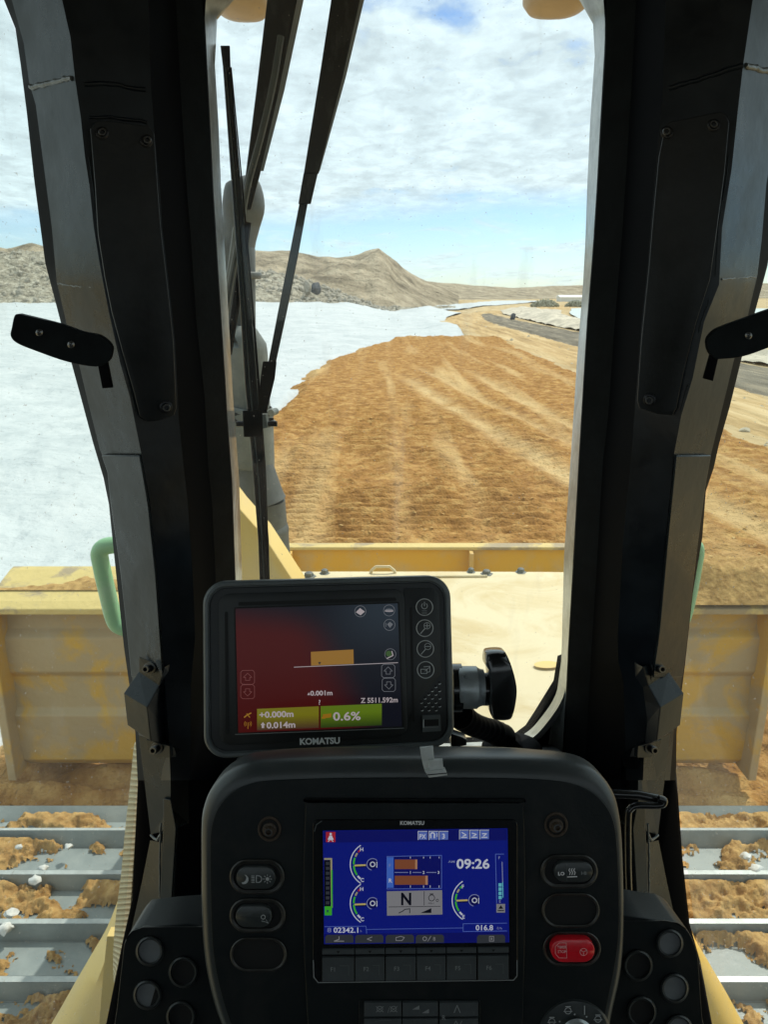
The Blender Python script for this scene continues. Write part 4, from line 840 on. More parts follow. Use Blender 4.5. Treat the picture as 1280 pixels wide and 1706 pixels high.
# ---- crawler tracks
def track(side):
    xc0, xc1 = (-1.62, -.66) if side < 0 else (.72, 1.68)
    root = MB(); root.box((xc0 + .22, -.6, .35), (xc1 - .22, 2.2, .90), 'bolt_black'); ro = root.build('track_frame', DZ, bevel=.02, label=('left' if side < 0 else 'right') + ' crawler track under the side window')
    # one shoe, local: length along +y 0..-.19, grouser at the far end
    mb = MB(); Lh = .19
    mb.add([(xc0, 0, -.03), (xc1, 0, -.03), (xc1, Lh - .004, -.03), (xc0, Lh - .004, -.03), (xc0, 0, 0), (xc1, 0, 0), (xc1, Lh - .004, .004), (xc0, Lh - .004, .004)], [(0, 3, 2, 1), (4, 5, 6, 7), (0, 1, 5, 4), (1, 2, 6, 5), (2, 3, 7, 6), (3, 0, 4, 7)], 'track_steel')
    mb.add([(xc0, .002, 0), (xc1, .002, 0), (xc1, .036, 0), (xc0, .036, 0), (xc0, .007, .058), (xc1, .007, .058), (xc1, .027, .058), (xc0, .027, .058)], [(0, 1, 5, 4), (1, 2, 6, 5), (2, 3, 7, 6), (3, 0, 4, 7)], 'track_steel')
    mb.add([(xc0, .008, .0584), (xc1, .008, .0584), (xc1, .026, .0584), (xc0, .026, .0584)], [(0, 1, 2, 3)], 'track_edge')
    mb.add([(xc0, .036, 0), (xc1, .036, 0), (xc1, .060, .004), (xc0, .060, .004)], [(0, 1, 2, 3)], 'track_steel')
    proto = mb.build('track_shoe', ro, smooth=25, bevel=.0025); c = WL[proto].copy()
    # path: flat top z 1.05 from y -.5 to 2.05 then round the idler
    place = []
    g0 = 1.53
    for k in range(-9, 3): place.append((g0 + k * .19, 1.05, 0.0))
    # idler arc radius .42 centre (2.10, .60)
    yk, zk = g0 + 3 * .19, 1.05; ang = 0
    for k in range(9):
        ang -= R(14 if k == 0 else 27); place.append((yk, zk, ang)); yk += .19 * math.cos(ang); zk += .19 * math.sin(ang)
    first = True
    for (y, z, a) in place:
        ob = proto if first else proto.copy()
        if not first: COL.objects.link(ob); ob.parent = ro
        first = False
        # world placement: rotate about x by a around local origin (0,0,0) of the shoe coordinates
        Rm = Matrix.Rotation(a, 4, 'X'); ctr = Rm @ Vector((0, c.y, c.z)); ob.location = Vector((c.x, y + ctr.y, z + ctr.z)) - WL[ro]; ob.rotation_euler = (a, 0, 0)
    # caked mud
    xs = np.linspace(xc0 + .01, xc1 - .01, 260); ysm = np.linspace(g0 - 4 * .19, g0 + 4 * .19, 300); X, Y = np.meshgrid(xs, ysm)
    phs = ((Y - g0) % .19) / .19; row = np.floor((Y - g0) / .19)
    inb = phs > .13                                                    # mud lies between the grousers, thickest against the next one
    thick = (.042 * np.clip((phs - .05) ** .8, 0, 1)) * np.clip((fbm(X * 3.4 + row * 7.7 + side * 3, Y * 6 + row * 3.1, 7, .66) - .455) * 9 + (phs - .55) * 1.3 + (.9 if side > 0 else .55) * np.clip(1 - np.abs(row - 2.6) / 6, 0, 1) - .45, -.2, 1.1)
    thick += .034 * (fbm(X * 30, Y * 30, 5, .65) - .5) * (thick > .004)
    drop = np.where(Y > g0 + 3 * .19, (Y - (g0 + 3 * .19)) * .25, 0)
    m = grid_obj('caked_mud', X, Y, 1.052 + np.clip(thick, -.01, .046) - drop, 'mud', keep=(thick > .0) & inb)
    tag(m, 'dried yellow mud caked between the cleats of the %s track' % ('left' if side < 0 else 'right'), 'mud', kind='stuff')
track(-1); track(1)
# pale stones caught in the mud
for i, (x, y, s_, lab) in enumerate(((58, 1466, .016, 'white stone on the left track nearest its yellow side strip, second cleat row'), (18, 1521, .016, 'pale stone at the left edge of the frame, third cleat row'), (6, 1548, .020, 'larger pale stone at the very left edge, fourth cleat row'), (72, 1446, .013, 'small white stone on the first mud patch of the left track'), (31, 1411, .010, 'tiny white stone on the farthest left cleat'), (114, 1410, .011, 'tiny white stone farther right on the farthest left cleat'),
                                    (1244, 1426, .014, 'white stone on the right track, upper of two'), (1260, 1448, .018, 'white stone on the right track, lower of two'))):
    p = PZ(x, y, 1.105); vs, fs = rock_verts(s_, 2); MBs = MB(); MBs.add([Vector((v.x * 1.25, v.y, v.z * .7)) + p for v in vs], fs, 'stone'); tag(MBs.build('stone', smooth=60), lab, 'stone', 'pale stones caught in the track mud')

# ---- fenders and strips low beside the cab
mb = MB()
def ruled(mb, left, right, m, th=.01):
    rings = [[a, b, b + Vector((0, th, 0)), a + Vector((0, th, 0))] for a, b in zip(left, right)]; mb.loft(rings, m)
n_ = 16
Lx = smooth_pts([(223, 1240), (220, 1270), (214, 1330), (208, 1383), (202, 1450), (195, 1506), (190, 1556), (188, 1600), (189, 1637)], 3); Rx = smooth_pts([(229, 1240), (231, 1275), (228, 1330), (225, 1390), (221, 1450), (216, 1518), (208, 1556), (200, 1590), (190, 1637)], 3)
ruled(mb, [PY(x, y, .965) for x, y in Lx], [PY(x, y, .945) for x, y in Rx], 'tan_belt'); mb.build('tread_strip', DZ, smooth=60)
mb = MB(); A_ = smooth_pts([(196, 1500), (178, 1545), (152, 1590), (120, 1645), (85, 1706), (20, 1810)], 3); B_ = smooth_pts([(225, 1500), (222, 1545), (218, 1590), (214, 1645), (210, 1706), (200, 1810)], 3)
rings = []
for (x, y), (x2, y2) in zip(A_, B_):
    rings.append([PY(x, y, 1.16), PY(x + 14, y, 1.115), PY((x * .6 + x2 * .4), y, 1.08), PY(x2, y2, 1.07), PY(x2, y2, 1.2)])
mb.loft(rings, 'yellow_clean'); mb.build('fender', DZ, smooth=50)
mb = MB(); A_ = [(1134, 1400), (1140, 1480), (1150, 1545), (1180, 1600), (1212, 1655), (1240, 1706), (1300, 1810)]; B_ = [(1110, 1400), (1110, 1480), (1120, 1545), (1130, 1600), (1135, 1655), (1140, 1706), (1150, 1810)]
A_ = smooth_pts(A_, 3); B_ = smooth_pts(B_, 3); rings = []
for (x, y), (x2, y2) in zip(A_, B_): rings.append([PY(x, y, 1.16), PY(x * .9 + x2 * .1, y, 1.115), PY((x * .6 + x2 * .4), y, 1.08), PY(x2, y2, 1.07), PY(x2, y2, 1.2)])
mb.loft(rings, 'yellow_sun'); mb.build('fender', DZ, smooth=50)
mb = MB(); ruled(mb, [PY(x, y, 1.03) for x, y in ((178, 1560), (170, 1640), (165, 1706), (160, 1800))], [PY(x, y, 1.03) for x, y in ((190, 1560), (192, 1640), (188, 1706), (180, 1800))], 'yellow_clean', .02); mb.build('body_edge', DZ)

# ---- green grab rails
for pts, lab in (([(206, 907), (176, 910), (166, 920), (167, 935), (178, 985), (190, 1032), (203, 1045), (225, 1048)], 'green grab rail left of the cab'),
                 ([(1140, 907), (1158, 908), (1163, 918), (1160, 940), (1152, 985), (1140, 1032), (1125, 1045)], 'green grab rail right of the cab')):
    mb = MB(); mb.tube([PY(x, y, 1.28) for x, y in smooth_pts(pts, 5)], .0155 if pts[0][0] < 600 else .0120, 'green_tube', 18); mb.build('grab_rail', DZ, label=lab)

# ================================================================== CONSOLE (frame aligned with the operator's line of sight)
CD = .62
KP = Plane(PD(690, 1500, CD), FW)          # face plane
CO = thing('instrument_console', PD(690, 1706, CD + .1), 'black moulded instrument console with a blue screen and rocker switches', 'console')
inner = [(350, 1396), (354, 1370), (364, 1345), (384, 1322), (412, 1308), (450, 1301), (560, 1297), (700, 1296), (840, 1297), (920, 1301), (960, 1308), (990, 1322), (1012, 1345), (1024, 1372), (1029, 1410), (1032, 1470), (1033, 1525), (1031, 1570), (1024, 1618), (1012, 1676), (1000, 1730), (980, 1800), (410, 1800), (392, 1730), (374, 1676), (362, 1630), (354, 1580), (351, 1520), (350, 1450)]
outer = [(330, 1390), (333, 1356), (345, 1325), (368, 1298), (400, 1280), (440, 1273), (560, 1268), (700, 1267), (840, 1268), (920, 1272), (975, 1280), (1008, 1299), (1030, 1330), (1039, 1365), (1043, 1410), (1045, 1470), (1046, 1525), (1045, 1580), (1040, 1636), (1028, 1690), (1018, 1740), (1000, 1800), (390, 1800), (372, 1740), (352, 1685), (339, 1630), (333, 1580), (330, 1520), (330, 1450)]
inn = smooth_pts(inner, 4, True); outr = smooth_pts(outer, 4, True)
mb = MB(); rings = []
rings.append([KP.at(x, y, 0) for x, y in inn])
for k in range(1, 7):
    t = k / 6 * math.pi / 2; s_ = math.sin(t); dd = .014 * (1 - math.cos(t))
    rings.append([KP.at(a[0] + (b[0] - a[0]) * s_, a[1] + (b[1] - a[1]) * s_, -.0) + FW * dd for a, b in zip(inn, outr)])
rings.append([KP.at(b[0], b[1]) + FW * .035 for b in outr]); rings.append([KP.at(b[0], b[1]) + FW * .046 + Vector((0, 0, -.004)) for b in outr]); rings.append([KP.at(690 + (b[0] - 690) * .93, 1500 + (b[1] - 1500) * .9) + FW * .075 for b in outr])
mb.loft(rings[::-1], 'plastic_gloss')
for i, f in enumerate(mb.f):
    pass
body = mb.build('console_body', CO, smooth=60)
# face skin slightly proud
mb = MB(); mb.slab(KP, [(350 + 3 if 0 else x, y) for x, y in inn], -.002, .0012, 'plastic', bev=2); face = mb.build('face_panel', CO, smooth=30)
# shallow raised centre column
mb = MB(); mb.slab(KP, smooth_pts([(508, 1345), (516, 1336), (600, 1332), (780, 1332), (866, 1336), (874, 1346), (877, 1500), (874, 1640), (868, 1760), (840, 1800), (560, 1800), (520, 1760), (508, 1640), (504, 1500)], 3, True), 0, .0035, 'plastic', bev=5); centre = mb.build('centre_panel', CO, smooth=30)
# display bezel
BZ = .0052
mb = MB(); mb.slab(KP, rrect(521, 1366, 863, 1637, 9), 0, BZ, 'gloss_black', bev=2.0); bez = mb.build('display_bezel', CO, smooth=30)
mb = MB(); mb.line(KP, [(522, 1600), (523, 1628), (530, 1637), (856, 1633), (862, 1626), (862, 1600)], 1.6, BZ + .0002, 'button_mark'); mb.line(KP, [(524, 1385), (527, 1374), (536, 1368)], 1.2, BZ + .0002, 'button_dim'); mb.build('pale_edge', bez)  # thin pale lines along the bezel's lower and upper left edges
mb = MB(); mb.text(KP, 'KOMATSU', 687, 1371, 6.2, BZ + .0003, 'icon_white', w=40, align='c', bold=.03); mb.build('maker_lettering', bez)
# screen
emis('scr_blue', (.003, .009, .20), .9); emis('scr_blue2', (.003, .005, .125), .9); emis('scr_navy', (.003, .004, .09), .9); emis('scr_line', (.08, .13, .42), 1)
emis('scr_white', (.62, .66, .78), .8); emis('scr_grey', (.20, .20, .215), 1); emis('scr_dim', (.20, .23, .42), .9); emis('scr_red', (.33, .015, .03), 1); emis('scr_green', (.04, .36, .02), 1); emis('scr_tan', (.30, .27, .16), 1)
emis('scr_brown', (.22, .07, .03), .9); emis('scr_lblue', (.05, .14, .55), .9); emis('scr_cyan', (.12, .48, .58), .9); emis('scr_black', (.002, .003, .012), .6); emis('scr_yellow', (.50, .40, .12), 1); emis('scr_tab', (.028, .032, .04), 1); emis('scr_tan2', (.42, .22, .12), .9)
SO = BZ + .0006; d = 1.2e-4
mb = MB(); sc = [(538, 1384), (846, 1380), (849, 1570), (540, 1573)]
mb.flat(KP, sc, SO, 'scr_blue'); scr = mb.build('screen', bez, smooth=0, label='blue lit instrument screen')
g = MB(); G = lambda k=1: SO + d * k
g.flat(KP, [(539, 1385), (845, 1381), (845, 1400), (539, 1404)], G(), 'scr_blue2')
g.rect(KP, 543, 1386, 559, 1403, G(2), 'scr_red'); g.disc(KP, 551, 1389.5, 2, G(3), 'scr_white', seg=10); g.flat(KP, [(549, 1392), (553, 1392), (556, 1399), (546, 1399)], G(3), 'scr_white'); g.line(KP, [(547, 1402), (551, 1398), (555, 1402)], 1.2, G(3.5), 'scr_white')
for x in (697, 715, 732): 
    g.line(KP, [(x, 1399), (x, 1385), (x + 15, 1385)], 1.0, G(2), 'scr_white')
    g.rect(KP, x + 1, 1386, x + 15, 1399, G(1.5), 'scr_line')
g.text(KP, 'PX', 699, 1393.5, 7.5, G(3), 'scr_white', w=11, bold=.02); g.annulus(KP, 721, 1391, 2.5, 4.5, G(3), 'scr_white', 14, 150, 390); g.line(KP, [(718, 1396), (718, 1392)], 2, G(3), 'scr_white'); g.line(KP, [(724, 1396), (724, 1392)], 2, G(3), 'scr_white'); g.text(KP, '1', 728, 1391, 6, G(3), 'scr_white', bold=.02); g.text(KP, '3', 737, 1393, 8, G(3), 'scr_white', bold=.02)
for i, x in enumerate((766, 783, 800)):
    g.line(KP, [(x, 1398), (x, 1383), (x + 15, 1383)], 1.0, G(2), 'scr_white'); g.rect(KP, x + 1, 1384, x + 15, 1398, G(1.5), 'scr_line')
    g.line(KP, [(x + 3, 1395), (x + 12, 1395)], 1.5, G(3), 'scr_white'); g.line(KP, [(x + 4, 1387 + i), (x + 11, 1391 - i), (x + 6, 1393)], 1.5, G(3.5), 'scr_white')
# dozer level column left
g.line(KP, [(541, 1431), (552, 1431), (553, 1511)], 3, G(2), 'scr_tan'); g.line(KP, [(553, 1450), (553, 1512)], 2.4, G(2.6), 'scr_green'); g.rect(KP, 540, 1433, 551, 1511, G(2), 'scr_black')
for k in range(9): g.rect(KP, 543, 1436 + k * 8.2, 549, 1441 + k * 8.2, G(3), 'scr_tab')
g.rect(KP, 541, 1510, 553, 1525, G(3), 'scr_green'); g.text(KP, 'x', 543.5, 1517, 6, G(4), 'scr_navy', bold=.02)
def gauge(cx, cy, r, ny, hi, lo, top, bot, tc):
    g.annulus(KP, cx, cy, r, r + 1.6, G(2), 'scr_white', 24, 122, 238)
    for a0, a1, m in ((130, 142, 'scr_white'), (146, 176, 'scr_green'), (180, 200, 'scr_green'), (204, 216, 'scr_tan'), (220, 228, tc)): g.annulus(KP, cx, cy, r - 6.5, r - 3.5, G(2), m, 6, a0, a1)
    g.line(KP, [(cx - r + 7, ny), (cx - 12, ny - .7)], 2.6, G(4), 'scr_yellow'); g.line(KP, [(cx - r + 9, ny + 2.2), (cx - 12, ny + 2)], 1.6, G(3), 'scr_black')
    g.annulus(KP, cx, cy, 9, 10.2, G(3), 'scr_dim', 20, 100, 320); g.disc(KP, cx, cy, 8.6, G(2.5), 'scr_navy')
    g.annulus(KP, cx, cy, 3, 4.6, G(3.5), 'scr_white', 14); g.line(KP, [(cx + 7, cy - 4), (cx + 7, cy + 5)], 1.3, G(3.5), 'scr_white')
    g.text(KP, top, cx - 21, hi, 6, G(3), 'scr_white', bold=.02); g.text(KP, bot, cx - 20, lo, 6, G(3), 'scr_white', bold=.02)
gauge(621, 1440, 36.5, 1442, 1415, 1466, 'H', 'C', 'scr_red'); gauge(621, 1505, 36.5, 1507, 1481, 1531.5, 'H', 'C', 'scr_red'); gauge(791, 1500, 36.5, 1500.5, 1477, 1527.5, 'F', 'E', 'scr_green')
# force bars
g.line(KP, [(645, 1427), (736, 1425), (736, 1480), (645, 1481)], 1, G(2), 'scr_line', True); g.rect(KP, 657, 1427, 735, 1480, G(1.5), 'scr_blue2')
g.rect(KP, 645, 1428, 656, 1453, G(3), 'scr_lblue'); g.rect(KP, 645, 1453, 656, 1479, G(3), 'scr_lblue'); g.text(KP, 'F', 648.5, 1442, 6, G(4), 'scr_dim'); g.text(KP, 'R', 648, 1467, 6.5, G(4), 'scr_white', bold=.02)
g.rect(KP, 658, 1432, 692, 1448, G(3), 'scr_brown'); g.rect(KP, 692, 1432, 695.5, 1448, G(3), 'scr_tan2'); g.rect(KP, 658, 1459, 709, 1474, G(3), 'scr_brown'); g.rect(KP, 709, 1459, 713, 1474, G(3), 'scr_tan2')
g.line(KP, [(658, 1453.5), (680, 1453.5)], 1.2, G(3), 'scr_dim'); g.line(KP, [(688, 1453.5), (702, 1453.5)], 1.2, G(3), 'scr_dim'); g.line(KP, [(711, 1453.5), (727, 1453.5)], 1.2, G(3), 'scr_dim')
for x, t_ in ((684, '1'), (706, '2'), (731, '3')): g.text(KP, t_, x, 1453.5, 4.6, G(3), 'scr_white', align='c', bold=.02)
for x in (684, 706, 717, 732): g.line(KP, [(x, 1427.5), (x, 1430)], 1, G(3), 'scr_white'); g.line(KP, [(x, 1475.5), (x, 1478.5)], 1, G(3), 'scr_white')
g.flat(KP, [(644.5, 1485), (737, 1483), (737.5, 1523.5), (645, 1525.5)], G(3), 'scr_grey'); g.text(KP, 'N', 677, 1497.5, 19.5, G(4), 'scr_black', align='c', w=17, bold=.035)
g.line(KP, [(648, 1511), (734, 1510)], .9, G(4), 'scr_black'); g.line(KP, [(707, 1485), (707, 1508)], .9, G(4), 'scr_black')
g.annulus(KP, 719.5, 1496, 4.5, 5.6, G(4), 'scr_black', 16); g.annulus(KP, 729, 1500, 1.6, 2.5, G(4), 'scr_black', 10); g.line(KP, [(717, 1489.5), (722, 1489.5)], 1.6, G(4), 'scr_black'); g.text(KP, 'MIN-1', 714, 1505, 2.8, G(4), 'scr_black')
g.flat(KP, [(701, 1521), (719, 1513), (719, 1521)], G(4), 'scr_black'); g.line(KP, [(665, 1521), (671, 1518), (675, 1515), (683, 1514), (683, 1521)], 1.6, G(4), 'scr_tab')
# clock
g.text(KP, 'AM', 747, 1435.5, 3.6, G(3), 'scr_dim', w=11, bold=.02); g.text(KP, '09:26', 761, 1439, 15.5, G(3), 'scr_white', w=55, bold=.022)
# right column
g.line(KP, [(826, 1423), (840, 1423)], 1, G(3), 'scr_line'); g.line(KP, [(826, 1423), (828, 1505)], 1, G(3), 'scr_line'); g.text(KP, 'F', 831, 1429, 4.5, G(3), 'scr_dim', bold=.02)
g.line(KP, [(837, 1436), (838, 1470)], 1.4, G(3), 'scr_dim'); g.line(KP, [(838, 1470), (838.5, 1495)], 1.4, G(3), 'scr_cyan')
for k in range(4): g.rect(KP, 831, 1471.5 + k * 7, 836.5, 1477 + k * 7, G(3), 'scr_cyan')
g.text(KP, 'E', 832, 1501.5, 4.5, G(3), 'scr_dim', bold=.02); g.rect(KP, 827.5, 1506, 842, 1520.5, G(3), 'scr_grey'); g.flat(KP, [(831, 1514), (835, 1508), (839, 1514)], G(4), 'scr_black'); g.line(KP, [(830, 1517), (840, 1517)], 1.5, G(4), 'scr_black')
# counters
g.line(KP, [(541, 1544), (610, 1543), (611, 1554), (611, 1555)], .9, G(3), 'scr_line'); g.line(KP, [(611, 1548.5), (772, 1546)], .8, G(3), 'scr_line'); g.line(KP, [(845, 1538), (772, 1539), (772, 1552), (845, 1551)], .9, G(3), 'scr_line')
g.flat(KP, [(541, 1556), (847, 1553), (848, 1570), (541, 1572)], G(), 'scr_blue2')
g.text(KP, '8', 545.5, 1549.5, 7.5, G(3), 'scr_dim', w=6.5); g.text(KP, '02342.1', 556, 1549.5, 8.6, G(3), 'scr_white', w=41, bold=.015); g.text(KP, 'h', 600.5, 1551, 4, G(3), 'scr_dim'); g.text(KP, '016.8', 793, 1545.5, 8.6, G(3), 'scr_white', w=29, bold=.015); g.text(KP, 'ℓ/h', 828, 1546.5, 4, G(3), 'scr_dim', w=9)
for x0, x1 in ((542, 589), (592, 639), (643, 690), (693, 740), (795, 842)):
    g.slab if 0 else g.flat(KP, [(x0, 1571.5), (x0, 1561), (x0 + 3, 1557.5), (x1 - 3, 1557), (x1, 1560), (x1, 1570.5)], G(2), 'scr_tab')
g.line(KP, [(565, 1560.5), (565, 1565), (557, 1568), (573, 1568)], 1.4, G(4), 'scr_grey'); g.line(KP, [(620, 1561), (612, 1564.5), (619, 1567)], 1.2, G(4), 'scr_grey'); g.line(KP, [(660, 1562), (668, 1560), (674, 1562), (670, 1567), (660, 1567)], 1.1, G(4), 'scr_grey', True)
g.annulus(KP, 708, 1564, 2.6, 3.8, G(4), 'scr_grey', 12); g.line(KP, [(713, 1568), (718, 1560)], 1.1, G(4), 'scr_grey'); g.text(KP, '8', 722, 1564, 6, G(4), 'scr_grey'); g.line(KP, [(816, 1560), (823, 1560), (823, 1568), (816, 1568)], 1, G(4), 'scr_grey', True); g.rect(KP, 818.5, 1562, 820.5, 1566, G(4), 'scr_grey')
g.build('screen_graphics', bez, smooth=0)
# function keys
fx = [(537, 590), (592, 641), (643, 693), (695, 743), (745, 794), (797, 848)]
for i, (a, b) in enumerate(fx):
    dy = -i * .55
    mb = MB(); mb.slab(KP, [(a, 1582 + dy), (b, 1581.5 + dy), (b, 1590 + dy), (a, 1590.5 + dy)], BZ, BZ + .0016, 'button', bev=.8); mb.flat(KP, [(a + (b - a) / 2 - 3, 1584.5 + dy), (a + (b - a) / 2 + 3, 1584.5 + dy), (a + (b - a) / 2, 1589 + dy)], BZ + .0019, 'groove'); mb.build('arrow_key', CO, smooth=30)
    mb = MB(); mb.slab(KP, [(a, 1596 + dy), (b, 1595.5 + dy), (b, 1634.5 + dy), (a, 1635.5 + dy)], BZ, BZ + .0024, 'button', bev=1.2)
    o_ = BZ + .0026; mb.text(KP, 'F%d' % (i + 1), a + 14, 1615 + dy, 7, o_, 'button_mark', bold=.01); mb.line(KP, [(a + 29, 1609 + dy), (b - 9, 1609 + dy), (b - 9, 1625 + dy)], 1.3, o_, 'button_dim'); mb.build('function_key', CO, smooth=30)
# keypad below
mb = MB(); mb.slab(KP, rrect(598, 1666, 801, 1790, 5), 0, .0048, 'plastic', bev=2); pad = mb.build('keypad_frame', CO, smooth=30)
for j, (y0, y1) in enumerate(((1671, 1694), (1698, 1722), (1726, 1750))):
    for i, (a, b) in enumerate(((607, 669), (671, 730), (733, 797))):
        mb = MB(); o_ = .0074; mb.slab(KP, [(a, y0), (b, y0 - .5), (b, y1 - .5), (a, y1)], .0046, .0070, 'button', bev=1.2)
        if j == 0 and i == 0:
            mb.text(KP, '/', 646, 1683, 9, o_, 'button_mark')
            for x in (633, 656): mb.annulus(KP, x, 1681, 4, 5.2, o_, 'button_mark', 12, 0, 360); mb.line(KP, [(x - 6, 1677), (x + 6, 1686)], 1.2, o_, 'button_mark'); mb.line(KP, [(x - 6, 1686), (x + 6, 1677)], 1.2, o_ + 3e-5, 'button_mark')
        if j == 0 and i == 1: mb.flat(KP, [(687, 1682), (699, 1675), (699, 1682)], o_, 'button_mark'); mb.flat(KP, [(703, 1688), (715, 1681), (715, 1688)], o_, 'button_mark'); mb.text(KP, '/', 698, 1685, 8, o_, 'button_dim')
        if j == 0 and i == 2: mb.line(KP, [(757, 1687), (762, 1675), (767, 1687)], 1.5, o_, 'button_mark')
        if j == 0: mb.text(KP, str(i + 1), b - 9, 1688, 5.5, o_, 'button_dim')
        if j == 1 and i == 2: mb.line(KP, [(755, 1710), (760, 1701), (765, 1710), (770, 1701)], 1.3, o_, 'button_mark')
        if j == 1 and i == 0: mb.line(KP, [(625, 1702), (636, 1700), (652, 1700)], 1.3, o_, 'button_dim')
        if j == 1 and i == 1: mb.text(KP, 'F', 690, 1703, 6, o_, 'button_dim')
        mb.build('keypad_key', CO, smooth=30)
mb = MB(); mb.text(KP, 'R', 737, 1695, 7.5, .0078, 'button_mark', bold=.01); mb.build('gear_letter', pad)

def pill(x0, y0, x1, y1, seg=10): r = (y1 - y0) / 2; return rrect(x0, y0, x1, y1, r, seg)
def ringpill(x0, y0, x1, y1, w, o0, m, name, parent, extra=None):
    mb = MB(); A = pill(x0, y0, x1, y1); B = pill(x0 + w * .35, y0 + w * .35, x1 - w * .35, y1 - w * .35); C_ = pill(x0 + w, y0 + w, x1 - w, y1 - w)
    rings = [[KP.at(x, y, .0) for x, y in A], [KP.at(x, y, o0 * .8) for x, y in A], [KP.at(x, y, o0) for x, y in B], [KP.at(x, y, o0 * .75) for x, y in C_], [KP.at(x, y, .0008) for x, y in C_]]
    mb.loft(rings, m, cap=False); mb.flat(KP, C_, .0014, 'groove'); return mb.build(name, parent, smooth=50)
# left switches
def rocker(x0, y0, x1, y1, m, parent, up=.0055, fn=None, tilt=0):
    mb = MB(); P_ = pill(x0, y0, x1, y1); mb.slab(KP, P_, .001, up, m, bev=3.5)
    if fn: fn(mb, up + .00015)
    return mb.build('rocker', parent, smooth=40)
r1 = ringpill(382, 1432, 474, 1490, 7, .004, 'ring_dirty', 'switch', CO)
def f1(mb, o):
    mb.annulus(KP, 408, 1464.5, 0, 8.2, o, 'icon_line', 16, -70, 90) if 0 else None
    # crescent moon
    pts = [(406 + 8 * math.cos(R(a)), 1465 + 8 * math.sin(R(a))) for a in range(-75, 116, 12)] + [(403 + 7.2 * math.cos(R(a)), 1463 + 7.2 * math.sin(R(a))) for a in range(98, -60, -12)]
    n = len(pts) // 2
    mb.add([KP.at(x, y, o) for x, y in pts], [tuple(range(len(pts)))], 'icon_line')
    mb.line(KP, [(426, 1458), (430, 1458)], 0, o, 'icon_line') if 0 else None
    pt = [(427, 1459), (431, 1459)] + [(431 + 5 * math.cos(R(a)), 1464.5 + 5.5 * math.sin(R(a))) for a in (-60, -30, 0, 30, 60)] + [(431, 1470), (427, 1470)]
    mb.line(KP, pt, 1.3, o, 'icon_line', True)
    for k in range(5): mb.line(KP, [(419, 1459.5 + k * 2.6), (424, 1459.5 + k * 2.6)], 1.2, o, 'icon_line')
    mb.disc(KP, 445.5, 1464.5, 3, o, 'icon_line', seg=14)
    for k in range(8): a = R(45 * k); mb.line(KP, [(445.5 + 4.8 * math.cos(a), 1464.5 + 4.8 * math.sin(a)), (445.5 + 7.2 * math.cos(a), 1464.5 + 7.2 * math.sin(a))], 1.1, o, 'icon_line')
rocker(393, 1444, 459, 1482, 'plastic_gloss', r1, fn=f1)
r2 = ringpill(382, 1497, 476, 1554, 7, .004, 'ring_dirty', 'switch', CO)
def f2(mb, o): mb.annulus(KP, 438.5, 1528, 2.8, 4, o, 'icon_line', 14); mb.line(KP, [(436, 1534.5), (443, 1536), (447, 1538)], 1.4, o, 'button_mark'); mb.line(KP, [(443, 1532), (445, 1535)], 1.1, o, 'button_mark'); mb.annulus(KP, 440, 1527, 11, 11.8, o, 'button_dim', 12, -60, 60)
rocker(392, 1509, 453, 1546, 'plastic_gloss', r2, fn=f2)
ringpill(383, 1562, 478, 1619, 5, .0035, 'ring_dirty', 'blank_switch', CO)
r3 = ringpill(901, 1424, 997, 1480, 7, .004, 'ring_dirty', 'switch', CO)
def f3(mb, o):
    mb.text(KP, 'LO', 930.5, 1455.5, 5.6, o, 'icon_white', w=10.5, bold=.03); mb.text(KP, 'HI', 969, 1454.5, 5.4, o, 'button_mark', w=8.5, bold=.01)
    for k in range(3): mb.line(KP, [(950 + k * 4, 1447), (948.5 + k * 4, 1450), (951 + k * 4, 1453.5), (949.5 + k * 4, 1457.5)], 1.2, o, 'icon_white')
    mb.line(KP, [(946, 1461), (962, 1460.5)], 1.5, o, 'icon_white'); mb.line(KP, [(945, 1440), (945, 1468)], .6, o, 'button_dim')
rocker(924, 1436, 989, 1470, 'plastic_gloss', r3, fn=f3)
ringpill(903, 1488, 1000, 1546, 5, .0035, 'ring_dirty', 'blank_switch', CO)
r4 = ringpill(905, 1552, 1002, 1610, 5, .0035, 'ring_dirty', 'switch', CO)
def f4(mb, o):
    mb.text(KP, 'TIMER', 929, 1578, 4.6, o, 'red_mark', w=15.5, bold=.02); mb.text(KP, 'STOP', 930, 1585.5, 4.6, o, 'red_mark', w=14, bold=.02)
    mb.line(KP, pill(926, 1570, 950, 1596, 3), .8, o, 'red_mark', True) if 0 else mb.line(KP, [(944, 1571), (932, 1571), (926, 1577), (926, 1589), (932, 1596), (945, 1596), (944, 1571)], .8, o, 'red_mark')
    mb.annulus(KP, 973, 1586, 5.6, 6.5, o, 'red_mark', 18)
    for a in (90, 210, 330): mb.line(KP, [(973, 1586), (973 + 5.6 * math.cos(R(a)), 1586 + 5.6 * math.sin(R(a)))], 1, o, 'red_mark')
rocker(919, 1565, 992, 1604, 'red_rocker', r4, up=.009, fn=f4)
# screw recesses
for x, y in ((449, 1381), (927, 1374)):
    mb = MB(); rings = []
    for rr, o_ in ((20, .0008), (19, .0026), (16.5, .0026), (15, .0014)): rings.append([KP.at(a, b, o_) for a, b in circ(x, y, rr, rr * 1.08, 24)])
    mb.loft(rings, 'rust_ring', cap=False); mb.disc(KP, x, y, 15.5, .0015, 'groove'); o = mb.build('screw_recess', CO)
    bolt_at(o, KP, x, y + 1, 7.5, m='rust_ring', off=.0016, name='socket_screw')
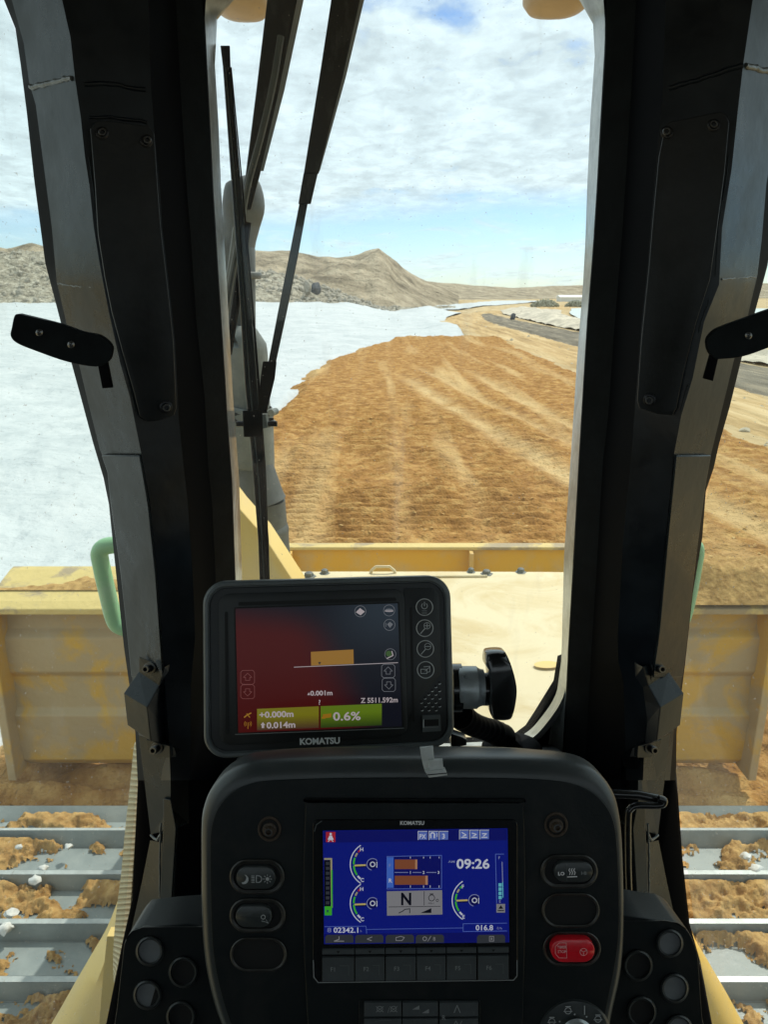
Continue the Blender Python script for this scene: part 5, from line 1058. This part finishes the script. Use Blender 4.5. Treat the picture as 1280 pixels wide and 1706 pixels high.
# ignition dial
mb = MB(); rings = []
for rr, o_ in ((62, .001), (58, .004), (40, .006), (30, .006)): rings.append([KP.at(a, b, o_) for a, b in circ(958, 1726, rr, None, 40)])
mb.loft(rings, 'plastic_gloss'); dial = mb.build('key_dial', CO)
mb = MB(); rings = []
for rr, o_ in ((27, .005), (27, .012), (22, .014), (19, .013)): rings.append([KP.at(a, b, o_) for a, b in circ(962, 1724, rr, None, 32)])
mb.loft(rings, 'zinc'); mb.build('key_barrel', dial)
mb = MB(); o_ = .0068
for x, y in ((947, 1684), (920, 1702), (997, 1698)):
    mb.annulus(KP, x, y, 4.6, 5.8, o_, 'icon_line', 16); mb.line(KP, [(x - 4, y - 7), (x + 4, y - 7)], 1.6, o_, 'icon_line'); mb.line(KP, [(x - 7, y + 1), (x + 7, y + 1)], 1.2, o_, 'icon_line')
mb.line(KP, [(974.5, 1676), (974.5, 1690)], 1.6, o_, 'icon_line'); mb.disc(KP, 958, 1690, 1.5, o_, 'icon_line', seg=8); mb.disc(KP, 978, 1694, 1.5, o_, 'icon_line', seg=8); mb.disc(KP, 933, 1702, 1.5, o_, 'icon_line', seg=8)
mb.build('dial_icons', dial, smooth=0)

# vent pods either side
def pod(mir, face_pts, top, holes, label):
    V = Plane(PD(260, 1620, .66), FW)
    fp = smooth_pts(face_pts, 3, True)
    mb = MB(); mb.slab(V, fp, -.05, 0, 'plastic', bev=3); o = mb.build('vent_pod', CO, smooth=30, label=label)
    mb = MB(); a = [V.at(x, y - 1.5, .0015) for x, y in top[0]]; b = [PD(x, y - 2, .715) for x, y in top[1]]; n = len(a)
    mb.add(a + b, [(i, i + 1, n + i + 1, n + i) for i in range(n - 1)], 'dusty_black'); mb.build('pod_top', o, smooth=60)
    for x, y, r, m in holes:
        mb = MB(); rings = [[V.at(p, q, o_) for p, q in circ(x, y, rr, rr * 1.06, 28)] for rr, o_ in ((r + 6, .0), (r + 5, .003), (r + 2.5, .0042), (r, .0015))]
        mb.loft(rings, 'plastic_gloss', cap=False); mb.disc(V, x, y, r + .5, .0012, m, ry=(r + .5) * 1.06)
        if m == 'vent_grey' and y > 1640 and not mir: mb.flat(V, [(x + r * math.cos(R(a)), y + r * 1.06 * math.sin(R(a))) for a in (-40, -20, 0, 20, 40, 60, 75)], .0018, 'groove')
        mb.build('vent_hole', o)
pod(False, [(204, 1590), (207, 1570), (219, 1553), (238, 1546), (345, 1546), (370, 1640), (380, 1810), (170, 1810), (190, 1706), (199, 1634)], ([(207, 1568), (219, 1553), (238, 1546.5), (290, 1546), (345, 1546)], [(245, 1535), (255, 1522), (270, 1513), (300, 1511), (350, 1511)]),
    [(249, 1585, 18, 'vent_grey'), (305, 1620, 19, 'groove'), (245, 1658, 18, 'vent_grey'), (301, 1694, 19, 'groove')], 'left vent pod with four round holes')
pod(True, [(1000, 1536), (1110, 1536), (1130, 1539), (1148, 1552), (1160, 1578), (1165, 1603), (1172, 1700), (1185, 1810), (980, 1810), (1000, 1700)], ([(1030, 1536), (1080, 1536), (1110, 1536), (1130, 1539), (1146, 1550)], [(1030, 1509), (1060, 1508), (1090, 1508), (1105, 1514), (1120, 1530)]),
    [(1117, 1572, 17, 'vent_grey'), (1064, 1609, 19, 'groove'), (1125, 1647, 18, 'vent_grey'), (1070, 1686, 19, 'groove'), (1132, 1716, 18, 'vent_grey')], 'right vent pod with round holes')

# ================================================================== GUIDANCE MONITOR
MP = plane3(PD(337, 969, .775), PD(751, 958, .80), PD(339, 1265, .765))
MO = thing('guidance_monitor', PD(550, 1262, .79), 'black guidance monitor with a red reflection painted on its lit screen, standing over the console', 'monitor')
TL, TR, BR_, BL = (337, 969), (751, 958), (759, 1245), (339, 1266)
def Q(u, v):  # bilinear, u 0..1 across, v 0..1 down
    return ((TL[0] * (1 - u) + TR[0] * u) * (1 - v) + (BL[0] * (1 - u) + BR_[0] * u) * v, (TL[1] * (1 - u) + TR[1] * u) * (1 - v) + (BL[1] * (1 - u) + BR_[1] * u) * v)
def qr(x0, y0, x1, y1, r, seg=8):  # rounded rect in monitor units: 416 x 290
    return [Q(a / 416, b / 290) for a, b in rrect(x0, y0, x1, y1, r, seg)]
mb = MB(); A = qr(0, 0, 416, 290, 38, 10)
def mr(pts, off): return [MP.at(x, y, 0) + MP.n * off for x, y in pts]
mb.loft([mr(qr(14, 12, 402, 278, 34, 10), -.045), mr(qr(6, 5, 410, 285, 36, 10), -.030), mr(A, -.018), mr(A, -.004), mr(qr(1.2, 1.2, 414.8, 288.8, 37, 10), -.001), mr(qr(4, 4, 412, 286, 35, 10), .0005), mr(qr(8, 8, 408, 282, 32, 10), 0.000), mr(qr(10, 10, 406, 280, 31, 10), -.0035)], 'monitor_shell')
shell = mb.build('casing', MO, smooth=35)
mb = MB(); mb.loft([mr(qr(11, 11, 405, 279, 30, 10), -.006), mr(qr(11, 11, 405, 279, 30, 10), -.0030), mr(qr(12.5, 12.5, 403.5, 277.5, 29, 10), -.0022)], 'monitor_face'); fc = mb.build('front_bezel', MO, smooth=35)
MF = Plane(MP.p - MP.n * .0022, MP.n)
# raised inner plate
mb = MB(); mb.slab(MF, qr(27, 21, 338, 268, 20, 8), 0, .0014, 'monitor_face', bev=1.2)
mb.slab(MF, [Q(a / 416, b / 290) for a, b in ((338, 21), (385, 21), (396, 32), (396, 165), (385, 178), (352, 212), (345, 230), (338, 240))], 0, .0014, 'monitor_face', bev=1.2); mb.build('bezel_plate', MO, smooth=30)
mb = MB()
for a, b, c_, d_ in ((60, 35, 324, 41), (37, 50, 42, 250), (346, 52, 350, 244)): mb.flat(MF, qr(a, b, c_, d_, 2, 3), .0017, 'groove')
mb.build('groove', MO, smooth=0)
# screen
def red_reflection_screen():  # red to navy emission paints a reflection into the screen
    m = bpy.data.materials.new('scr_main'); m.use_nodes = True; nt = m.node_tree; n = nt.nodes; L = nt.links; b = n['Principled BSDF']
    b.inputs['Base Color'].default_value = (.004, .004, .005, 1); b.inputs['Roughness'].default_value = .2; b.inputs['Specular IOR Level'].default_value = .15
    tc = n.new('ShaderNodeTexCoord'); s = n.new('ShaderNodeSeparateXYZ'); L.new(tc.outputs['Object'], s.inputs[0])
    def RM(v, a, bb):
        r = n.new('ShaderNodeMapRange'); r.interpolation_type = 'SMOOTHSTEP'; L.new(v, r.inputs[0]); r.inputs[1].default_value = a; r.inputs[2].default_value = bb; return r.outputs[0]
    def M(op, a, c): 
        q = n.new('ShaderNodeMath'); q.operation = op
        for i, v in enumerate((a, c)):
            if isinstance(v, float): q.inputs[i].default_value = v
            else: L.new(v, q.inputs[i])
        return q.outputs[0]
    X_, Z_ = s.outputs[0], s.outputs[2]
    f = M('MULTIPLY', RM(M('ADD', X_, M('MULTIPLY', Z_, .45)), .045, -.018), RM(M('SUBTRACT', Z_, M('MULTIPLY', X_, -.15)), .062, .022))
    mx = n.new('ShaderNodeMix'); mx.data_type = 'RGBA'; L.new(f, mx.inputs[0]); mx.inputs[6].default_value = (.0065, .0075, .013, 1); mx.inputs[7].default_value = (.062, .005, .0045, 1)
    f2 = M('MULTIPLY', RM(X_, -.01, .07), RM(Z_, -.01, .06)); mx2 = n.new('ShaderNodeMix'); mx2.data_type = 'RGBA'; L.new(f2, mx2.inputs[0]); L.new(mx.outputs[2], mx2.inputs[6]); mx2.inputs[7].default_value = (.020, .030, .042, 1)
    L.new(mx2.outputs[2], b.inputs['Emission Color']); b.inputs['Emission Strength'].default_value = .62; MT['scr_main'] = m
red_reflection_screen()
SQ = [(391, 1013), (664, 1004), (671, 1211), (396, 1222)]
mb = MB(); mb.flat(MF, SQ, .0020, 'scr_main'); ms = mb.build('screen', MO, smooth=0, label='lit screen with a red and dark blue reflection painted in')
mb = MB(); mb.line(MF, SQ, 2.2, .0022, 'groove', True); mb.line(MF, [(SQ[3][0] - 4, SQ[3][1] + 1.5), (SQ[2][0] + 2, SQ[2][1] + 2)], 1.2, .0024, 'button_mark'); mb.build('screen_edge', MO, smooth=0)
emis('m_yel', (.40, .19, .012), .75); emis('m_olive', (.22, .20, .008), .8); emis('m_green', (.10, .22, .008), .8); emis('m_dgreen', (.035, .10, .01), .8); emis('m_white', (.55, .48, .50), .75); emis('m_grey', (.17, .18, .20), .75); emis('m_pink', (.20, .055, .05), .8); emis('m_dark', (.02, .012, .012), 1); emis('m_brown', (.10, .045, .015), .8)
g = MB(); o1, o2, o3 = .0023, .0025, .0027
g.flat(MF, [(518, 1086), (589, 1082), (589.5, 1106), (518.5, 1109)], o1, 'm_yel'); g.line(MF, [(490, 1111.5), (663, 1104)], 1.1, o2, 'm_white'); g.flat(MF, [(530, 1103), (535, 1103), (532.5, 1108)], o2, 'm_dark')
def arrowbox(x, y, w, up, m):
    h = w; r = [(x + a, y + b) for a, b in ((3, 0), (w - 3, -.4), (w, 3), (w, h - 3), (w - 3, h), (3, h), (0, h - 3), (0, 3))]; g.line(MF, r, .9, o2, m, True)
    cx, cy = x + w / 2, y + h / 2; s = -1 if up else 1
    g.line(MF, [(cx, cy + s * 7), (cx - 7, cy), (cx - 3.5, cy), (cx - 3.5, cy - s * 5), (cx + 3.5, cy - s * 5), (cx + 3.5, cy), (cx + 7, cy)], .9, o2, m, True)
arrowbox(401, 1117, 23, True, 'm_pink'); arrowbox(401, 1141, 23, False, 'm_pink'); arrowbox(636, 1107, 22, True, 'm_grey'); arrowbox(637, 1130, 22, False, 'm_grey')
for x, y in ((600.5, 1018.5), (648.5, 1017), (649, 1041), (650.5, 1090)):
    g.annulus(MF, x, y, 8.8, 9.7, o2, 'm_grey', 22)
g.flat(MF, [(593, 1020), (600, 1013), (608, 1019), (601, 1025)], o2, 'm_white'); g.disc(MF, 648.5, 1017, 7, o2, 'm_grey', ry=3, seg=16); g.line(MF, [(642, 1018), (655, 1018)], 1.4, o3, 'm_white'); g.flat(MF, [(645, 1040), (650, 1036), (655, 1040), (650, 1046)], o2, 'm_grey'); g.line(MF, [(643, 1038), (643, 1044)], 1, o2, 'm_grey')
g.disc(MF, 648, 1089, 5, o2, 'm_dgreen', seg=14); g.line(MF, [(653, 1085), (655, 1092), (645, 1097)], 1.6, o3, 'm_white')
g.text(MF, '0.001m', 517, 1155, 7.6, o2, 'm_white', w=37, ang=1.5, bold=.03); g.flat(MF, [(512, 1158), (514.5, 1153.5), (517, 1158)], o2, 'm_white'); g.text(MF, '?', 531, 1170, 8, o2, 'm_white', bold=.02)
g.text(MF, 'Z 5511.592m', 601, 1167, 8, o2, 'm_white', w=62, ang=1.2, bold=.025)
y_ = lambda t, x: 1181 + (x - 428) * -.042 + t * 36
NG = 14
for k in range(NG):
    t0, t1, t = k / NG, (k + 1) / NG, k / (NG - 1); f = max(0, (t - .35) / .65)
    emis('m_ol%d' % k, (.20 * (1 - f) + .08 * f, .185 * (1 - f) + .04 * f, .008 + .012 * f), .9); emis('m_gr%d' % k, (.12 * (1 - f) + .03 * f, .20 * (1 - f) + .06 * f, .008), .9)
    g.flat(MF, [(428, y_(t0, 428)), (531, y_(t0, 531)), (531.5, y_(t1, 531)), (428.5, y_(t1, 428))], o1, 'm_ol%d' % k)
    g.flat(MF, [(534, y_(t0, 534)), (636, y_(t0, 636)), (636.5, y_(t1, 636)), (534.5, y_(t1, 534))], o1, 'm_gr%d' % k)
g.text(MF, '+0.000m', 432, 1191, 9.8, o2, 'm_white', w=57, ang=2, bold=.03); g.text(MF, '0.014m', 444, 1208.5, 9.8, o2, 'm_white', w=48, ang=2, bold=.03)
g.flat(MF, [(434, 1208), (438, 1203), (442, 1208), (440, 1208), (440, 1213), (436, 1213), (436, 1208)], o2, 'm_white')
g.text(MF, '-', 536, 1193.5, 12, o2, 'm_yel', bold=.05); g.flat(MF, [(538, 1190), (552, 1188.5), (552, 1195), (538, 1197)], o3, 'm_yel'); g.text(MF, '0.6%', 555, 1193.5, 13.5, o2, 'm_white', w=46, ang=1.2, bold=.02)
g.line(MF, [(407, 1195), (412, 1191), (418, 1188)], 2.2, o2, 'm_yel'); g.line(MF, [(411, 1189), (416, 1195)], 1.6, o2, 'm_yel')
g.line(MF, [(413, 1204), (413, 1214)], 1.2, o2, 'm_yel'); g.annulus(MF, 413, 1206, 3, 3.9, o2, 'm_yel', 8, -50, 50); g.annulus(MF, 413, 1206, 3, 3.9, o2, 'm_yel', 8, 130, 230); g.annulus(MF, 413, 1206, 5.4, 6.3, o2, 'm_yel', 8, -45, 45); g.annulus(MF, 413, 1206, 5.4, 6.3, o2, 'm_yel', 8, 135, 225)
g.build('screen_graphics', MO, smooth=0)
mb = MB(); mb.text(MF, 'KOMATSU', 533, 1234.5, 10, .0018, 'logo', w=67, align='c', ang=1.6, bold=.045); mb.build('maker_lettering', MO, smooth=0)
# round touch keys
for i, (x, y) in enumerate(((707.5, 1011.5), (708, 1046.5), (709, 1081), (709.5, 1116))):
    mb = MB(); r = 14.6; o = .0018
    rings = [[MF.at(a, b, q) for a, b in circ(x, y, rr, rr, 32)] for rr, q in ((r, .0014), (r, .0022), (r - 1, .0024), (r - 1.6, .0018))]
    mb.loft(rings, 'icon_line', cap=False); mb.disc(MF, x, y, r - 1.5, .0017, 'monitor_face', seg=32)
    o = .0020
    if i == 0: mb.annulus(MF, x, y - 2, 4.2, 5.4, o, 'icon_line', 18, -55, 235); mb.line(MF, [(x, y - 8.5), (x, y - 2)], 1.3, o, 'icon_line'); [mb.line(MF, [(x - 4, y + k), (x + 4, y + k)], .7, o, 'button_mark') for k in (6, 8.5, 11)]
    if i in (1, 2):
        mb.annulus(MF, x + 4, y - 4, 4.8, 5.8, o, 'icon_line', 18); mb.line(MF, [(x, y + 1), (x - 7, y + 9)], 1.5, o, 'icon_line'); mb.line(MF, [(x, y - 4), (x + 8, y - 4)], 1.2, o, 'icon_line')
        if i == 1: mb.line(MF, [(x + 4, y - 8), (x + 4, y)], 1.2, o + 2e-5, 'icon_line')
    if i == 3: mb.line(MF, [(x - 8, y - 1), (x + 2, y - 1), (x + 2, y + 6), (x - 8, y + 6)], 1.1, o, 'icon_line', True); mb.line(MF, [(x - 3, y - 5), (x + 7, y - 6), (x + 7, y + 3), (x + 3, y + 4)], 1.1, o, 'icon_line'); mb.line(MF, [(x - 1, y + 2), (x + 6, y - 4)], 1, o, 'icon_line')
    mb.build('touch_key', MO, smooth=30)
# speaker dimples
mb = MB()
rows_ = [(1137, [732]), (1143, [726]), (1149.5, [720, 732]), (1155.5, [714, 726]), (1162, [708, 720, 732.5]), (1169, [702, 714, 726]), (1175, [708.5, 720.5, 732.5]), (1181.5, [703, 714.5, 726.5])]
for y, xs_ in rows_:
    for x in xs_:
        mb.disc(MF, x, y, 2.3, .0002, 'groove', seg=10); mb.annulus(MF, x + .5, y + .6, 1.9, 2.7, .0003, 'logo', 8, 20, 130)  # pale crescent paints a glint on each dimple's lower lip
mb.build('speaker_holes', MO, smooth=0)
mb = MB(); mb.slab(MF, [(704, 1192), (734, 1191), (735, 1218), (704.5, 1220)], 0, .0016, 'monitor_shell', bev=1); mb.flat(MF, [(707.5, 1199), (731, 1198), (731, 1209), (707.5, 1210)], .0019, 'groove'); mb.line(MF, [(706, 1212), (706, 1199)], 1, .002, 'logo'); mb.line(MF, [(706.5, 1212.5), (731, 1211)], .9, .0021, 'button_mark'); mb.build('usb_port', MO, smooth=0)

# ---- ball mount with knob
KN = thing('monitor_mount', PD(850, 1255, .80), 'clamp arm with black wing knob and grey collar holding the monitor', 'mount')
def xcyl(x0, x1, yc, r, d, m, name, parent, prof=None, seg=30, bevel=0, sq=1.0):
    mb = MB(); n = 2; prof = prof or [(0, .93), (.06, 1), (.94, 1), (1, .93)]; rings = []
    for t, k in prof:
        c = PD(x0 + (x1 - x0) * t, yc, d); rr = r * k * d / FPX
        rings.append([c + UP * (rr * math.sin(a)) + FW * (rr * math.cos(a) * sq) for a in [2 * math.pi * i / seg for i in range(seg)]])
    mb.loft(rings, m); return mb.build(name, parent, smooth=40, bevel=bevel)
xcyl(752, 770, 1146, 40, .835, 'gloss_black', 'clamp_plate', KN)
xcyl(763, 806, 1145, 35, .83, 'zinc', 'collar', KN, [(0, .96), (.05, 1), (.72, 1), (.76, .95), (.82, .90), (.90, .86), (1, .84)])
xcyl(798, 822, 1148, 27, .83, 'gloss_black', 'stem', KN)
# wing knob: tall oval slab seen edge-on
mb = MB(); kp = [(811, 1096), (816, 1088), (840, 1087), (847, 1093), (856, 1115), (863, 1145), (862, 1170), (856, 1196), (848, 1203), (828, 1203), (822, 1197), (817, 1175), (818, 1150), (816, 1120), (811, 1110)]
KPn = Plane(PD(835, 1145, .80), FW); mb = MB(); rings = []; sm = smooth_pts(kp, 3, True); cx_, cy_ = 838, 1145
for dd, k in ((.045, .80), (.040, .93), (.030, 1.0), (.010, 1.0), (.003, .96), (.0, .88)): rings.append([KPn.at(cx_ + (x - cx_) * k, cy_ + (y - cy_) * k) + FW * dd for x, y in sm])
mb.loft(rings, 'gloss_black'); mb.build('wing_knob', KN, smooth=60)
# ribbed hose to the base
mb = MB(); pts = smooth_pts([(765, 1190, 22), (785, 1205, 19), (805, 1213, 17.5), (825, 1220, 19), (838, 1228, 22)], 10); dp = [.86 + .19 * i / (len(pts) - 1) for i in range(len(pts))]; path = [PD(x, y, q) for (x, y, r), q in zip(pts, dp)]; rad = [(r + (1.6 if i % 4 < 2 and i < 30 else 0)) * dp[i] / FPX for i, (x, y, r) in enumerate(pts)]
mb.tube(path, rad, 'rubber', 22); mb.build('ribbed_boot', KN, smooth=50)
mb = MB(); rings = [[PD(x, y, 1.06) + Vector((0, dy, 0)) for x, y, dy in ((822, 1240, -.02), (874, 1240, -.02), (872, 1238, .02), (824, 1238, .02))], [PD(x, y, 1.06) + Vector((0, dy, 0)) for x, y, dy in ((821, 1222, -.014), (858, 1226, -.014), (858, 1226, .014), (822, 1222, .014))], [PD(x, y, 1.06) + Vector((0, dy, 0)) for x, y, dy in ((826, 1205, -.012), (842, 1210, -.012), (842, 1210, .012), (826, 1205, .012))]]
mb.loft(rings, 'rubber'); mb.build('arm_gusset', KN, bevel=.003)
mb = MB(); c = PD(853, 1246, 1.06); r = 50 * 1.06 / FPX; zz_ = 0
rings = [[c + Vector((r * k * math.cos(a), r * k * .8 * math.sin(a), z)) for a in [2 * math.pi * i / 40 for i in range(40)]] for k, z in ((.98, -.010), (1, -.004), (1, .002), (.94, .005), (.5, .007))]
mb.loft(rings, 'rubber'); mb.build('round_base', KN, smooth=50)
# ledge of the dash carrying the mount
mb = MB(); tp = [[PY(x, y, Y_) for x, y, Y_ in row] for row in (((375, 1300, .64), (1010, 1300, .64)), ((385, 1290, .70), (985, 1290, .70)), ((392, 1262, .86), (950, 1258, .86)), ((400, 1247, .985), (925, 1240, .985)))]
V = [p for row in tp for p in row]; V += [p - Vector((0, 0, .08)) for p in V]
mb.add(V, [(0, 1, 3, 2), (2, 3, 5, 4), (4, 5, 7, 6), (0, 8, 9, 1), (1, 9, 11, 3), (3, 11, 13, 5), (5, 13, 15, 7), (7, 15, 14, 6), (0, 2, 10, 8), (2, 4, 12, 10), (4, 6, 14, 12)], 'dash_top')
mb.build('dash_ledge', CO, smooth=40, bevel=.006)
# monitor feet & clip
for x, w_ in ((458, 14), (596, 16), (738, 16)):
    mb = MB(); mb.tube([PD(x, 1258, .815), PD(x, 1276, .815)], w_ * .8 / FPX * 1.2, 'rubber', 16); mb.build('rubber_foot', MO)
mb = MB(); mb.slab(Plane(PD(770, 1240, .80), FW), [(752, 1222), (770, 1228), (778, 1232), (778, 1242), (752, 1246)], -.02, 0, 'gloss_black', bev=1.5); mb.build('foot_clamp', KN)
CL_ = thing('cable_clip', PD(722, 1290, .616), 'grey metal clip between the monitor and the console top', 'clip')
cp_ = Plane(PD(720, 1270, .614), FW); mb = MB(); mb.slab(cp_, [(700, 1246), (722, 1244), (724, 1268), (722, 1285), (708, 1285), (704, 1270)], -.003, 0, 'clip_grey', bev=1); mb.build('clip_plate', CL_)
mb = MB(); mb.slab(cp_, [(714, 1267), (738, 1266), (739, 1284), (715, 1285)], 0, .004, 'clip_grey', bev=1); mb.build('clip_jaw', CL_)
mb = MB(); mb.slab(cp_, [(708, 1285), (742, 1282), (746, 1292), (715, 1296)], 0, .006, 'clip_grey', bev=1.5); mb.line(cp_, [(713, 1291), (745, 1288)], 1.6, .0063, 'groove'); mb.build('clip_lip', CL_)
